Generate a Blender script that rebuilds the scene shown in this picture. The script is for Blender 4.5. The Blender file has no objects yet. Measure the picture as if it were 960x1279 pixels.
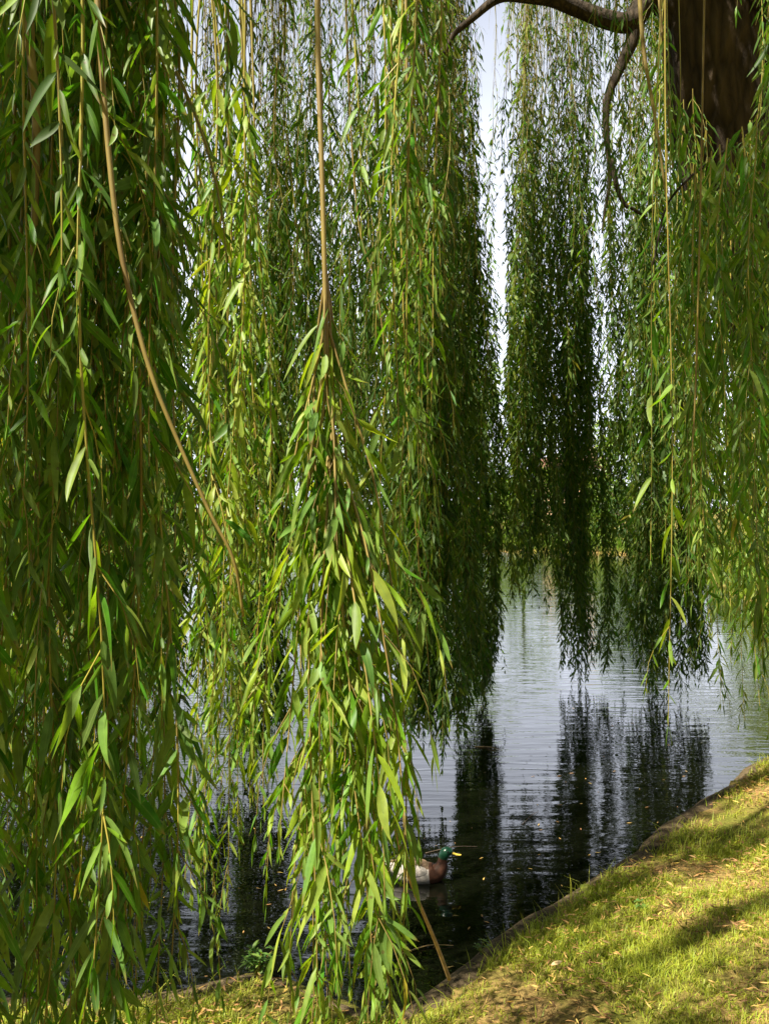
import bpy, math, random
import numpy as np
from mathutils import Vector, noise

SEED = 11
rng = np.random.default_rng(SEED)
random.seed(SEED)
sc = bpy.context.scene
C = sc.collection
F = 1150.0          # focal length in photo pixels
CAMZ = 2.0          # camera height above the water; water is z = 0
GROUND = 0.30       # lawn height near the camera


def at(px, py, D):
    """photo pixel at a distance D -> world point"""
    return np.array([(px - 480) / F * D, D, CAMZ - (py - 639.5) / F * D])


# ------------------------------------------------------------------ helpers
def tag(o, label=None, cat=None, group=None, kind=None):
    if label: o['label'] = label
    if cat: o['category'] = cat
    if group: o['group'] = group
    if kind: o['kind'] = kind
    return o


def empty(name, loc=(0, 0, 0), rz=0.0):
    o = bpy.data.objects.new(name, None)
    C.objects.link(o)
    o.location = loc
    o.rotation_euler = (0, 0, rz)
    o.empty_display_size = 0.1
    return o


def mesh_np(name, V, Fc, mats, parent=None, smooth=True, data=None, mi=None, loc=None):
    """V (n,3); Fc list of (m,k) int arrays; data (n,3) -> attribute 'ld'"""
    me = bpy.data.meshes.new(name)
    V = np.ascontiguousarray(V, dtype=np.float32)
    me.vertices.add(len(V))
    me.vertices.foreach_set('co', V.ravel())
    loops = np.concatenate([f.ravel() for f in Fc]).astype(np.int32)
    sizes = np.concatenate([np.full(len(f), f.shape[1], np.int32) for f in Fc])
    starts = np.concatenate([[0], np.cumsum(sizes)[:-1]]).astype(np.int32)
    me.loops.add(len(loops))
    me.loops.foreach_set('vertex_index', loops)
    me.polygons.add(len(sizes))
    me.polygons.foreach_set('loop_start', starts)
    me.polygons.foreach_set('loop_total', sizes)
    if smooth:
        me.polygons.foreach_set('use_smooth', np.ones(len(sizes), bool))
    if mi is not None:
        me.polygons.foreach_set('material_index', np.asarray(mi, np.int32))
    if data is not None:
        a = me.attributes.new('ld', 'FLOAT_VECTOR', 'POINT')
        a.data.foreach_set('vector', np.ascontiguousarray(data, np.float32).ravel())
    me.update(calc_edges=True)
    if not isinstance(mats, (list, tuple)): mats = [mats]
    for m in mats: me.materials.append(m)
    o = bpy.data.objects.new(name, me)
    C.objects.link(o)
    if parent is not None: o.parent = parent
    if loc is not None: o.location = loc
    return o


class Buf:
    """collects vertices / quads"""
    def __init__(s): s.V, s.Q, s.T, s.D, s.n = [], [], [], [], 0

    def add(s, V, Q=None, T=None, D=None):
        if len(V) == 0: return
        s.V.append(V)
        if Q is not None and len(Q): s.Q.append(Q + s.n)
        if T is not None and len(T): s.T.append(T + s.n)
        s.D.append(D if D is not None else np.zeros((len(V), 3)))
        s.n += len(V)

    def shift(s, off):
        s.V = [v - off for v in s.V]

    def build(s, name, mats, parent=None, smooth=True, loc=None):
        V = np.concatenate(s.V)
        Fc = []
        if s.Q: Fc.append(np.concatenate(s.Q))
        if s.T: Fc.append(np.concatenate(s.T))
        return mesh_np(name, V, Fc, mats, parent, smooth, np.concatenate(s.D), loc=loc)


def norm(a):
    return a / np.maximum(np.linalg.norm(a, axis=-1, keepdims=True), 1e-9)


def tube(P, R, sides=5, lump=0.0, seed=0, cap=True):
    """swept tube along the points P with radii R"""
    P = np.asarray(P, float); R = np.asarray(R, float)
    n = len(P)
    T = norm(np.gradient(P, axis=0))
    up = np.array([0.0, 0.0, 1.0]) if abs(T[0][2]) < 0.9 else np.array([0.0, 1.0, 0.0])
    A = np.zeros_like(P)
    a = np.cross(T[0], up); a /= np.linalg.norm(a)
    for i in range(n):
        a = a - T[i] * np.dot(a, T[i]); a /= np.linalg.norm(a)
        A[i] = a
    B = np.cross(T, A)
    th = np.arange(sides) / sides * 2 * math.pi
    rad = R[:, None] * np.ones((1, sides))
    if lump > 0:
        r2 = np.random.default_rng(seed + 5)
        ph = r2.uniform(0, 6.28, 6)
        zz = np.cumsum(np.r_[0, np.linalg.norm(np.diff(P, axis=0), axis=1)])[:, None]
        tt = th[None, :]
        rad = rad * (1 + lump * (0.5 * np.sin(3 * tt + ph[0] + zz * 1.1) + 0.35 * np.sin(7 * tt + ph[1] + zz * 1.9)
                     + 0.3 * np.sin(13 * tt + ph[2] - zz * 2.3) + 0.4 * np.sin(2 * tt + zz * 2.4 + ph[3]) + 0.2 * np.sin(23 * tt + 3 * np.sin(zz * 2 + ph[4]))))
    V = P[:, None, :] + rad[:, :, None] * (np.cos(th)[None, :, None] * A[:, None, :] + np.sin(th)[None, :, None] * B[:, None, :])
    V = V.reshape(-1, 3)
    i = np.arange(n - 1)[:, None] * sides; j = np.arange(sides)[None, :]; k = (j + 1) % sides
    Q = np.stack([i + j, i + k, i + sides + k, i + sides + j], -1).reshape(-1, 4)
    Tt = None
    if cap and sides >= 3:
        V = np.vstack([V, P[0], P[-1]])
        j = np.arange(sides); k = (j + 1) % sides
        Tt = np.vstack([np.stack([k, j, np.full(sides, n * sides)], -1),
                        np.stack([(n - 1) * sides + j, (n - 1) * sides + k, np.full(sides, n * sides + 1)], -1)])
    return V, Q, Tt


def spline(pts, n):
    """Catmull-Rom through points (m,k) -> (n,k)"""
    p = np.asarray(pts, float)
    p = np.vstack([2 * p[0] - p[1], p, 2 * p[-1] - p[-2]])
    m = len(p) - 3
    u = np.linspace(0, m - 1e-6, n)
    i = u.astype(int); t = (u - i)[:, None]
    a, b, c, d = p[i], p[i + 1], p[i + 2], p[i + 3]
    return 0.5 * ((2 * b) + (-a + c) * t + (2 * a - 5 * b + 4 * c - d) * t * t + (-a + 3 * b - 3 * c + d) * t ** 3)


# ------------------------------------------------------------------ materials
def new_mat(name):
    m = bpy.data.materials.new(name)
    m.use_nodes = True
    nt = m.node_tree
    for n in list(nt.nodes): nt.nodes.remove(n)
    out = nt.nodes.new('ShaderNodeOutputMaterial')
    return m, nt, out


def N(nt, typ, **kw):
    n = nt.nodes.new(typ)
    for k, v in kw.items():
        if hasattr(n, k): setattr(n, k, v)
        else: n.inputs[k].default_value = v
    return n


def ramp(nt, fac, stops):
    r = nt.nodes.new('ShaderNodeValToRGB')
    e = r.color_ramp.elements
    while len(e) < len(stops): e.new(0.5)
    for i, (p, c) in enumerate(stops):
        e[i].position = p; e[i].color = (*c, 1)
    nt.links.new(fac, r.inputs[0])
    return r.outputs[0]


def leaf_mat(name, front, back, trans, yellow, tw=0.42, rough=0.38, spec=0.45, rib=True, tmin=0.7, tmax=1.35):
    """two-sided leaf: front colour, paler underside, light through it; tint per leaf"""
    m, nt, out = new_mat(name)
    L = nt.links
    at_ = N(nt, 'ShaderNodeAttribute', attribute_name='ld')
    sep = N(nt, 'ShaderNodeSeparateXYZ'); L.new(at_.outputs['Vector'], sep.inputs[0])
    geo = N(nt, 'ShaderNodeNewGeometry')
    mix = N(nt, 'ShaderNodeMix', data_type='RGBA')
    L.new(geo.outputs['Backfacing'], mix.inputs[0])
    mix.inputs[6].default_value = (*front, 1); mix.inputs[7].default_value = (*back, 1)
    # a few leaves turn yellow
    gt = N(nt, 'ShaderNodeMapRange'); gt.inputs[1].default_value = 0.985; gt.inputs[2].default_value = 1.0
    L.new(sep.outputs[0], gt.inputs[0])
    my = N(nt, 'ShaderNodeMix', data_type='RGBA')
    g3 = N(nt, 'ShaderNodeMapRange'); g3.inputs[1].default_value = 0.55; g3.inputs[2].default_value = 0.97; g3.inputs[4].default_value = 0.36  # high tints go yellower too, warming the sprays painted as sunlit
    L.new(sep.outputs[0], g3.inputs[0])
    gm = N(nt, 'ShaderNodeMath', operation='MAXIMUM'); L.new(gt.outputs[0], gm.inputs[0]); L.new(g3.outputs[0], gm.inputs[1])
    L.new(gm.outputs[0], my.inputs[0]); L.new(mix.outputs[2], my.inputs[6]); my.inputs[7].default_value = (*yellow, 1)
    # value per leaf
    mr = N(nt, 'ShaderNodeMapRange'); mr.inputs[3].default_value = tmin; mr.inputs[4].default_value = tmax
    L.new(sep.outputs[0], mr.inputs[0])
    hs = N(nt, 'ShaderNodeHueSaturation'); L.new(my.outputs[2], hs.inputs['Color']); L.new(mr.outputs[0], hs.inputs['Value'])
    hr = N(nt, 'ShaderNodeMapRange'); hr.inputs[3].default_value = 0.473; hr.inputs[4].default_value = 0.52
    wn = N(nt, 'ShaderNodeTexWhiteNoise', noise_dimensions='1D'); L.new(sep.outputs[0], wn.inputs['W'])
    L.new(wn.outputs['Value'], hr.inputs[0]); L.new(hr.outputs[0], hs.inputs['Hue'])
    col = hs.outputs[0]
    if rib:
        ab = N(nt, 'ShaderNodeMath', operation='ABSOLUTE'); L.new(sep.outputs[2], ab.inputs[0])
        rr = N(nt, 'ShaderNodeMapRange'); rr.inputs[1].default_value = 0.0; rr.inputs[2].default_value = 0.16
        rr.inputs[3].default_value = 0.55; rr.inputs[4].default_value = 0.0
        L.new(ab.outputs[0], rr.inputs[0])
        mrib = N(nt, 'ShaderNodeMix', data_type='RGBA'); L.new(rr.outputs[0], mrib.inputs[0])
        L.new(col, mrib.inputs[6]); mrib.inputs[7].default_value = (0.20, 0.30, 0.07, 1)
        # blotches and bitten spots
        nz = N(nt, 'ShaderNodeTexNoise', Scale=60.0, Detail=3.0)
        tc = N(nt, 'ShaderNodeTexCoord'); L.new(tc.outputs['Object'], nz.inputs['Vector'])
        r2 = N(nt, 'ShaderNodeMapRange'); r2.inputs[1].default_value = 0.3; r2.inputs[2].default_value = 0.75
        r2.inputs[3].default_value = 0.82; r2.inputs[4].default_value = 1.2
        L.new(nz.outputs[0], r2.inputs[0])
        h2 = N(nt, 'ShaderNodeHueSaturation'); L.new(mrib.outputs[2], h2.inputs['Color']); L.new(r2.outputs[0], h2.inputs['Value'])
        # brown tips on some leaves
        tp_ = N(nt, 'ShaderNodeMapRange'); tp_.inputs[1].default_value = 0.80; tp_.inputs[2].default_value = 0.97; L.new(sep.outputs[1], tp_.inputs[0])
        gt2 = N(nt, 'ShaderNodeMath', operation='GREATER_THAN'); gt2.inputs[1].default_value = 0.62; L.new(wn.outputs['Value'], gt2.inputs[0])
        mt = N(nt, 'ShaderNodeMath', operation='MULTIPLY'); L.new(tp_.outputs[0], mt.inputs[0]); L.new(gt2.outputs[0], mt.inputs[1])
        m3 = N(nt, 'ShaderNodeMix', data_type='RGBA'); L.new(mt.outputs[0], m3.inputs[0]); L.new(h2.outputs[0], m3.inputs[6]); m3.inputs[7].default_value = (0.20, 0.13, 0.04, 1)
        # dark blight spots
        vs = N(nt, 'ShaderNodeTexVoronoi', Scale=45.0); L.new(tc.outputs['Object'], vs.inputs['Vector'])
        sp_ = N(nt, 'ShaderNodeMapRange'); sp_.inputs[1].default_value = 0.10; sp_.inputs[2].default_value = 0.16; sp_.inputs[3].default_value = 0.75; sp_.inputs[4].default_value = 0.0; L.new(vs.outputs['Distance'], sp_.inputs[0])
        m4 = N(nt, 'ShaderNodeMix', data_type='RGBA'); L.new(sp_.outputs[0], m4.inputs[0]); L.new(m3.outputs[2], m4.inputs[6]); m4.inputs[7].default_value = (0.10, 0.075, 0.025, 1)
        col = m4.outputs[2]
    pb = N(nt, 'ShaderNodeBsdfPrincipled'); pb.inputs['Roughness'].default_value = rough
    pb.inputs['Specular IOR Level'].default_value = spec
    L.new(col, pb.inputs['Base Color'])
    tr = N(nt, 'ShaderNodeBsdfTranslucent')
    ht = N(nt, 'ShaderNodeMix', data_type='RGBA', blend_type='MULTIPLY'); ht.inputs[0].default_value = 1.0
    L.new(col, ht.inputs[6]); ht.inputs[7].default_value = (*trans, 1)
    L.new(ht.outputs[2], tr.inputs['Color'])
    ms = N(nt, 'ShaderNodeMixShader'); ms.inputs[0].default_value = tw
    L.new(pb.outputs[0], ms.inputs[1]); L.new(tr.outputs[0], ms.inputs[2])
    L.new(ms.outputs[0], out.inputs[0])
    return m


def simple(name, color, rough=0.7, spec=0.3, nscale=None, var=0.25, bump=0.0, stretch=(1, 1, 1), color2=None):
    m, nt, out = new_mat(name); L = nt.links
    pb = N(nt, 'ShaderNodeBsdfPrincipled'); pb.inputs['Roughness'].default_value = rough
    pb.inputs['Specular IOR Level'].default_value = spec
    pb.inputs['Base Color'].default_value = (*color, 1)
    if nscale:
        tc = N(nt, 'ShaderNodeTexCoord'); mp = N(nt, 'ShaderNodeMapping'); mp.inputs['Scale'].default_value = stretch
        L.new(tc.outputs['Object'], mp.inputs[0])
        nz = N(nt, 'ShaderNodeTexNoise', Scale=nscale, Detail=6.0, Roughness=0.65); L.new(mp.outputs[0], nz.inputs['Vector'])
        c1 = tuple(c * (1 - var) for c in color)
        c2 = color2 or tuple(min(1, c * (1 + var)) for c in color)
        L.new(ramp(nt, nz.outputs[0], [(0.35, c1), (0.65, c2)]), pb.inputs['Base Color'])
        if bump:
            bp = N(nt, 'ShaderNodeBump', Strength=bump, Distance=0.02); L.new(nz.outputs[0], bp.inputs['Height'])
            L.new(bp.outputs[0], pb.inputs['Normal'])
    L.new(pb.outputs[0], out.inputs[0])
    return m


def bark_mat(name, dark, light, scale=9.0, bump=1.0, dist=0.05):
    m, nt, out = new_mat(name); L = nt.links
    tc = N(nt, 'ShaderNodeTexCoord'); mp = N(nt, 'ShaderNodeMapping'); mp.inputs['Scale'].default_value = (1, 1, 0.22)
    L.new(tc.outputs['Object'], mp.inputs[0])
    nz = N(nt, 'ShaderNodeTexNoise', Scale=scale, Detail=8.0, Roughness=0.7, Distortion=0.6); L.new(mp.outputs[0], nz.inputs['Vector'])
    vo = N(nt, 'ShaderNodeTexVoronoi', Scale=scale * 1.5, feature='DISTANCE_TO_EDGE'); L.new(mp.outputs[0], vo.inputs['Vector'])
    mm = N(nt, 'ShaderNodeMath', operation='MULTIPLY_ADD'); L.new(vo.outputs['Distance'], mm.inputs[0]); mm.inputs[1].default_value = 1.0
    L.new(nz.outputs[0], mm.inputs[2])
    col = ramp(nt, mm.outputs[0], [(0.35, dark), (0.62, tuple((a + b) / 2 for a, b in zip(dark, light))), (0.9, light)])
    pb = N(nt, 'ShaderNodeBsdfPrincipled'); pb.inputs['Roughness'].default_value = 0.9
    pb.inputs['Specular IOR Level'].default_value = 0.2
    L.new(col, pb.inputs['Base Color'])
    bp = N(nt, 'ShaderNodeBump', Strength=bump, Distance=dist); L.new(mm.outputs[0], bp.inputs['Height']); L.new(bp.outputs[0], pb.inputs['Normal'])
    L.new(pb.outputs[0], out.inputs[0])
    return m


M = {}
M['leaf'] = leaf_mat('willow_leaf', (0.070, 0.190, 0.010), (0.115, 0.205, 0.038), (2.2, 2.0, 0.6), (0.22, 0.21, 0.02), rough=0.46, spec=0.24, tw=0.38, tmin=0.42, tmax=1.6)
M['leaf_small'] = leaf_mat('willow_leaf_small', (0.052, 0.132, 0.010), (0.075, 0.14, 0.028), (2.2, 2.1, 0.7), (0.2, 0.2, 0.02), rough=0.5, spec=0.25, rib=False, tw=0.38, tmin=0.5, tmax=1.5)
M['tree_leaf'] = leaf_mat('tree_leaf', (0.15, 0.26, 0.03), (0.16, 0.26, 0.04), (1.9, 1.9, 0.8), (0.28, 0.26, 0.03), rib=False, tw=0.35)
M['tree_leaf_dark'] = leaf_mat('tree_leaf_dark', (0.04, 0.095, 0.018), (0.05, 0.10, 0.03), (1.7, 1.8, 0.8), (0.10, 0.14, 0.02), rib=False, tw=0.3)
M['yellow_leaf'] = leaf_mat('shrub_leaf', (0.16, 0.24, 0.018), (0.19, 0.26, 0.035), (1.9, 1.8, 0.6), (0.34, 0.30, 0.03), rib=False, tw=0.4)
M['weed_leaf'] = leaf_mat('weed_leaf', (0.07, 0.17, 0.02), (0.10, 0.20, 0.04), (1.8, 2.0, 0.8), (0.2, 0.2, 0.03), rib=True, tw=0.35)
M['grass'] = leaf_mat('grass_blade', (0.28, 0.33, 0.02), (0.28, 0.33, 0.025), (1.5, 1.5, 0.8), (0.36, 0.28, 0.08), rib=False, tw=0.35, rough=0.5, spec=0.3)
M['dead_leaf'] = simple('dead_leaf', (0.34, 0.20, 0.075), 0.65, 0.3, nscale=9.0, var=0.55, color2=(0.50, 0.34, 0.13))
M['yellow_dead'] = simple('yellowed_leaf', (0.62, 0.50, 0.05), 0.55, 0.3, nscale=40, var=0.15)
M['pale_dead'] = simple('pale_dead_leaf', (0.58, 0.44, 0.22), 0.6, 0.3, nscale=40, var=0.2)
M['bark'] = bark_mat('willow_bark', (0.018, 0.012, 0.008), (0.11, 0.075, 0.045), 7, 1.0, 0.10)
M['limb'] = bark_mat('limb_bark', (0.015, 0.011, 0.008), (0.07, 0.05, 0.032), 16, 1.0, 0.03)
M['twig'] = simple('twig_bark', (0.26, 0.17, 0.05), 0.55, 0.35, nscale=18, var=0.35, stretch=(1, 1, .2), color2=(0.34, 0.26, 0.07))
M['stem'] = simple('green_stem', (0.30, 0.19, 0.03), 0.5, 0.35, nscale=5, var=0.4, stretch=(1, 1, .2), color2=(0.34, 0.30, 0.05))
M['stick'] = simple('dry_stick', (0.42, 0.27, 0.11), 0.6, 0.3, nscale=25, var=0.3)
M['far_bark'] = bark_mat('tree_bark', (0.05, 0.035, 0.025), (0.16, 0.12, 0.085), 3, 0.6, 0.05)

# ------------------------------------------------------------------ camera, light, sky
cam = bpy.data.cameras.new('camera'); camo = bpy.data.objects.new('camera', cam); C.objects.link(camo)
camo.location = (0, 0, CAMZ); camo.rotation_euler = (math.pi / 2, 0, 0)
cam.sensor_fit = 'VERTICAL'; cam.sensor_height = 24.0; cam.lens = 24.0 * F / 1279
cam.clip_start = 0.05; cam.clip_end = 5000
sc.camera = camo

SUN_EL = math.radians(58)
SUN_AZ = np.array([-0.783, -0.622])         # horizontal direction towards the sun: behind and left
sd = np.array([SUN_AZ[0] * math.cos(SUN_EL), SUN_AZ[1] * math.cos(SUN_EL), math.sin(SUN_EL)])
sl = bpy.data.lights.new('sun', 'SUN'); so = bpy.data.objects.new('sun', sl); C.objects.link(so)
sl.energy = 5.0; sl.angle = math.radians(0.53); sl.color = (1.0, 0.94, 0.80)
so.rotation_euler = Vector(sd).to_track_quat('Z', 'Y').to_euler()
so.location = (-20, -15, 30)

w = bpy.data.worlds.new('World'); sc.world = w; w.use_nodes = True
nt = w.node_tree
bg = nt.nodes['Background']
sky = nt.nodes.new('ShaderNodeTexSky'); sky.sky_type = 'NISHITA'; sky.sun_disc = False
sky.sun_elevation = SUN_EL
sky.sun_rotation = math.atan2(SUN_AZ[0], SUN_AZ[1])
sky.dust_density = 3.0; sky.air_density = 1.0; sky.ozone_density = 1.2
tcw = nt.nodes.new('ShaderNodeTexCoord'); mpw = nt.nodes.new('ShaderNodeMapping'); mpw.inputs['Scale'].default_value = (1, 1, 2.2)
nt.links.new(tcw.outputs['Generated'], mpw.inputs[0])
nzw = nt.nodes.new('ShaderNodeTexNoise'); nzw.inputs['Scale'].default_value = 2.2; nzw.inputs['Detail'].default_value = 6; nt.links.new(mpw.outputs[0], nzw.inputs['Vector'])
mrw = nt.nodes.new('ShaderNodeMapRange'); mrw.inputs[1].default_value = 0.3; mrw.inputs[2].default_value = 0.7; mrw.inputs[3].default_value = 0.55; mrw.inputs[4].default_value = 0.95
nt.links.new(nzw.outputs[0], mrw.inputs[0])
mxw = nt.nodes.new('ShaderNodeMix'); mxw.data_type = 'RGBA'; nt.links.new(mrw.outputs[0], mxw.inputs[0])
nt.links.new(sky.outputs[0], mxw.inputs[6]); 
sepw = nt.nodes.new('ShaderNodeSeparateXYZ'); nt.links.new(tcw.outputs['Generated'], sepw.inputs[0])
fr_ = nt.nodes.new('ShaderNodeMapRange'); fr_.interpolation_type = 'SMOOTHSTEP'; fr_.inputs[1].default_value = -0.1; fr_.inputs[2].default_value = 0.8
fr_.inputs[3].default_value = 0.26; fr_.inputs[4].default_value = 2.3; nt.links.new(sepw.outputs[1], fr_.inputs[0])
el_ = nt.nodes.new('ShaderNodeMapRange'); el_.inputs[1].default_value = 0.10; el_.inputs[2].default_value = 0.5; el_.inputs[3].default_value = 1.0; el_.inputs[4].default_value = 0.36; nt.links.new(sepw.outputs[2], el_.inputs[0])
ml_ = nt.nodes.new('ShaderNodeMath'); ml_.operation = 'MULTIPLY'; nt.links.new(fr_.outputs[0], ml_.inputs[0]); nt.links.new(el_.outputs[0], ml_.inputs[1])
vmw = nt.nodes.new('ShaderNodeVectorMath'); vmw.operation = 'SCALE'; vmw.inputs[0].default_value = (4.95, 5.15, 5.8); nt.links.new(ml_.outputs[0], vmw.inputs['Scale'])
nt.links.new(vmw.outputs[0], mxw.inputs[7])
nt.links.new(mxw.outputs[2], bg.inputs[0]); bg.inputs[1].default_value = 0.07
sc.view_settings.view_transform = 'Standard'; sc.view_settings.look = 'None'
sc.view_settings.gamma = 1.0; sc.view_settings.use_curve_mapping = False
sc.view_settings.exposure = 1.5
sc.cycles.max_bounces = 8; sc.cycles.diffuse_bounces = 3; sc.cycles.glossy_bounces = 3
sc.cycles.transmission_bounces = 5; sc.cycles.transparent_max_bounces = 4
sc.cycles.use_denoising = True
sc.cycles.sample_clamp_indirect = 6.0
sc.cycles.caustics_reflective = False; sc.cycles.caustics_refractive = False

# ------------------------------------------------------------------ pond outline
def gpt(px, py, h=1.9):
    D = h * F / (py - 639.5)
    return ((px - 480) / F * D, D)

near_px = [(-420, 1235), (-150, 1238), (60, 1240), (220, 1228), (300, 1208), (360, 1212), (430, 1240), (492, 1252), (555, 1214), (620, 1168), (700, 1112),
           (780, 1062), (850, 1012), (905, 976), (945, 946)]
near = [gpt(*p) for p in near_px]
far = [(4.4, 8.6), (6.0, 10.6), (8.2, 12.6), (9.0, 15.0), (8.6, 18.0), (8.2, 21.0), (9.0, 25), (11.0, 31), (12.5, 38), (11.5, 43),
       (7, 46.5), (0, 47), (-10, 46), (-22, 47), (-34, 44), (-40, 34), (-38, 22), (-28, 12), (-15, 7.0), (-7, 4.6)]
pond = np.array(near + far)
# smooth the far part, keep a little wander in the near edge
_pp = np.vstack([pond, pond[:1]])
POND = spline(_pp, 700)[:-1]


def sdist(x, y):
    """signed distance to the pond edge: positive on land"""
    x = np.atleast_1d(x).astype(float); y = np.atleast_1d(y).astype(float)
    out = np.empty(len(x))
    A = POND; B = np.roll(POND, -1, 0); E = B - A; EE = (E ** 2).sum(1)
    for s in range(0, len(x), 4000):
        p = np.stack([x[s:s + 4000], y[s:s + 4000]], -1)[:, None, :]
        d = p - A[None]
        t = np.clip((d * E[None]).sum(-1) / EE[None], 0, 1)
        dist = np.sqrt(((d - E[None] * t[..., None]) ** 2).sum(-1)).min(1)
        yy = p[..., 1]; xx = p[..., 0]
        c = ((A[None, :, 1] > yy) != (B[None, :, 1] > yy)) & (xx < (E[None, :, 0]) * (yy - A[None, :, 1]) / np.where(E[None, :, 1] == 0, 1e-9, E[None, :, 1]) + A[None, :, 0])
        inside = c.sum(1) % 2 == 1
        out[s:s + 4000] = np.where(inside, -dist, dist)
    return out


def gheight(x, y, s):
    h = np.where(s > 0, 0.075 + 0.225 * (1 - np.exp(-np.maximum(s, 0) / 1.8)), -0.5 * (1 - np.exp(np.minimum(s, 0) / 0.12)) + 0.05 * (s > -0.02))
    h = h + np.where(s > 0.1, 0.025 * np.sin(x * 1.7 + 1) * np.cos(y * 1.3) + 0.012 * np.sin(x * 5.1) * np.sin(y * 4.3 + 2), 0)
    r = np.hypot(x, y)
    h = h + np.where(s > 0, np.clip((r - 60) / 300, 0, 1) * 3.0, 0)
    return h


# ground sheet
rr = np.concatenate([[0.0], np.geomspace(0.3, 60, 330), np.geomspace(64, 1800, 40)])
na = 420
aa = np.linspace(0, 2 * math.pi, na, endpoint=False)
gx = (rr[:, None] * np.cos(aa)).ravel(); gy = (rr[:, None] * np.sin(aa)).ravel()
gs = sdist(gx, gy)
gz = gheight(gx, gy, gs)
i = np.arange(len(rr) - 1)[:, None] * na; j = np.arange(na)[None]; k = (j + 1) % na
GQ = np.stack([i + j, i + na + j, i + na + k, i + k], -1).reshape(-1, 4)

m, nt, out = new_mat('lawn_ground'); L = nt.links
geo = N(nt, 'ShaderNodeNewGeometry')
n1 = N(nt, 'ShaderNodeTexNoise', Scale=1.6, Detail=6.0, Roughness=0.7); L.new(geo.outputs['Position'], n1.inputs['Vector'])
n2 = N(nt, 'ShaderNodeTexNoise', Scale=55.0, Detail=5.0, Roughness=0.75); L.new(geo.outputs['Position'], n2.inputs['Vector'])
c1 = ramp(nt, n1.outputs[0], [(0.34, (0.11, 0.14, 0.016)), (0.50, (0.21, 0.18, 0.04)), (0.60, (0.33, 0.215, 0.08))])
c2 = ramp(nt, n2.outputs[0], [(0.3, (0.35, 0.35, 0.35)), (0.7, (1.35, 1.35, 1.35))])
mx = N(nt, 'ShaderNodeMix', data_type='RGBA', blend_type='MULTIPLY'); mx.inputs[0].default_value = 1.0
L.new(c1, mx.inputs[6]); L.new(c2, mx.inputs[7])
pb = N(nt, 'ShaderNodeBsdfPrincipled'); pb.inputs['Roughness'].default_value = 0.95; pb.inputs['Specular IOR Level'].default_value = 0.1
L.new(mx.outputs[2], pb.inputs['Base Color'])
bp = N(nt, 'ShaderNodeBump', Strength=0.8, Distance=0.02); L.new(n2.outputs[0], bp.inputs['Height']); L.new(bp.outputs[0], pb.inputs['Normal'])
L.new(pb.outputs[0], out.inputs[0])
M['ground'] = m
g = mesh_np('ground', np.stack([gx, gy, gz], -1), [GQ], M['ground']); tag(g, kind='structure')

# water
m, nt, out = new_mat('pond_water'); L = nt.links
geo = N(nt, 'ShaderNodeNewGeometry')
mp = N(nt, 'ShaderNodeMapping'); mp.inputs['Scale'].default_value = (0.32, 1.5, 1); mp.inputs['Rotation'].default_value = (0, 0, math.radians(6)); L.new(geo.outputs['Position'], mp.inputs[0])
wa = N(nt, 'ShaderNodeTexNoise', Scale=5.0, Detail=1.5, Roughness=0.5, Distortion=0.6); L.new(mp.outputs[0], wa.inputs['Vector'])
mp2 = N(nt, 'ShaderNodeMapping'); mp2.inputs['Scale'].default_value = (0.75, 1.5, 1); L.new(geo.outputs['Position'], mp2.inputs[0])
wb = N(nt, 'ShaderNodeTexNoise', Scale=15.0, Detail=1.0, Roughness=0.5, Distortion=0.8); L.new(mp2.outputs[0], wb.inputs['Vector'])
b1 = N(nt, 'ShaderNodeBump', Strength=1.0, Distance=0.0056); L.new(wa.outputs[0], b1.inputs['Height'])
b2 = N(nt, 'ShaderNodeBump', Strength=1.0, Distance=0.0005); L.new(wb.outputs[0], b2.inputs['Height']); L.new(b1.outputs[0], b2.inputs['Normal'])
pb = N(nt, 'ShaderNodeBsdfPrincipled'); pb.inputs['Base Color'].default_value = (0.0025, 0.003, 0.0015, 1)
pb.inputs['Roughness'].default_value = 0.015; pb.inputs['IOR'].default_value = 1.5; pb.inputs['Specular IOR Level'].default_value = 0.6
L.new(b2.outputs[0], pb.inputs['Normal']); L.new(pb.outputs[0], out.inputs[0])
M['water'] = m
V = np.array([[-60, 1, 0], [40, 1, 0], [40, 60, 0], [-60, 60, 0]], float)
wo = mesh_np('water', V, [np.array([[0, 1, 2, 3]])], M['water'], smooth=False); tag(wo, kind='structure')

# worn earthen lip along the near shore
ii = np.arange(0, 700)
npn = int(700 * (len(near) + 3) / len(_pp)) + 10
E = POND[:npn]
Tn = norm(np.gradient(E, axis=0)); Nn = np.stack([Tn[:, 1], -Tn[:, 0]], -1)
tst = sdist(*(E[40] + Nn[40] * 0.3))
if tst[0] < 0: Nn = -Nn
seg = []
prof = [(-0.08, -0.15), (-0.05, -0.01), (-0.04, 0.022), (-0.02, 0.050), (0.01, 0.074), (0.05, 0.090), (0.09, 0.092), (0.13, 0.07)]
s_ = np.cumsum(np.r_[0, np.linalg.norm(np.diff(E, axis=0), axis=1)])
wob = 0.03 * np.sin(s_ * 2.9) + 0.018 * np.sin(s_ * 7.3 + 1) + 0.010 * np.sin(s_ * 19 + 2)
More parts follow.
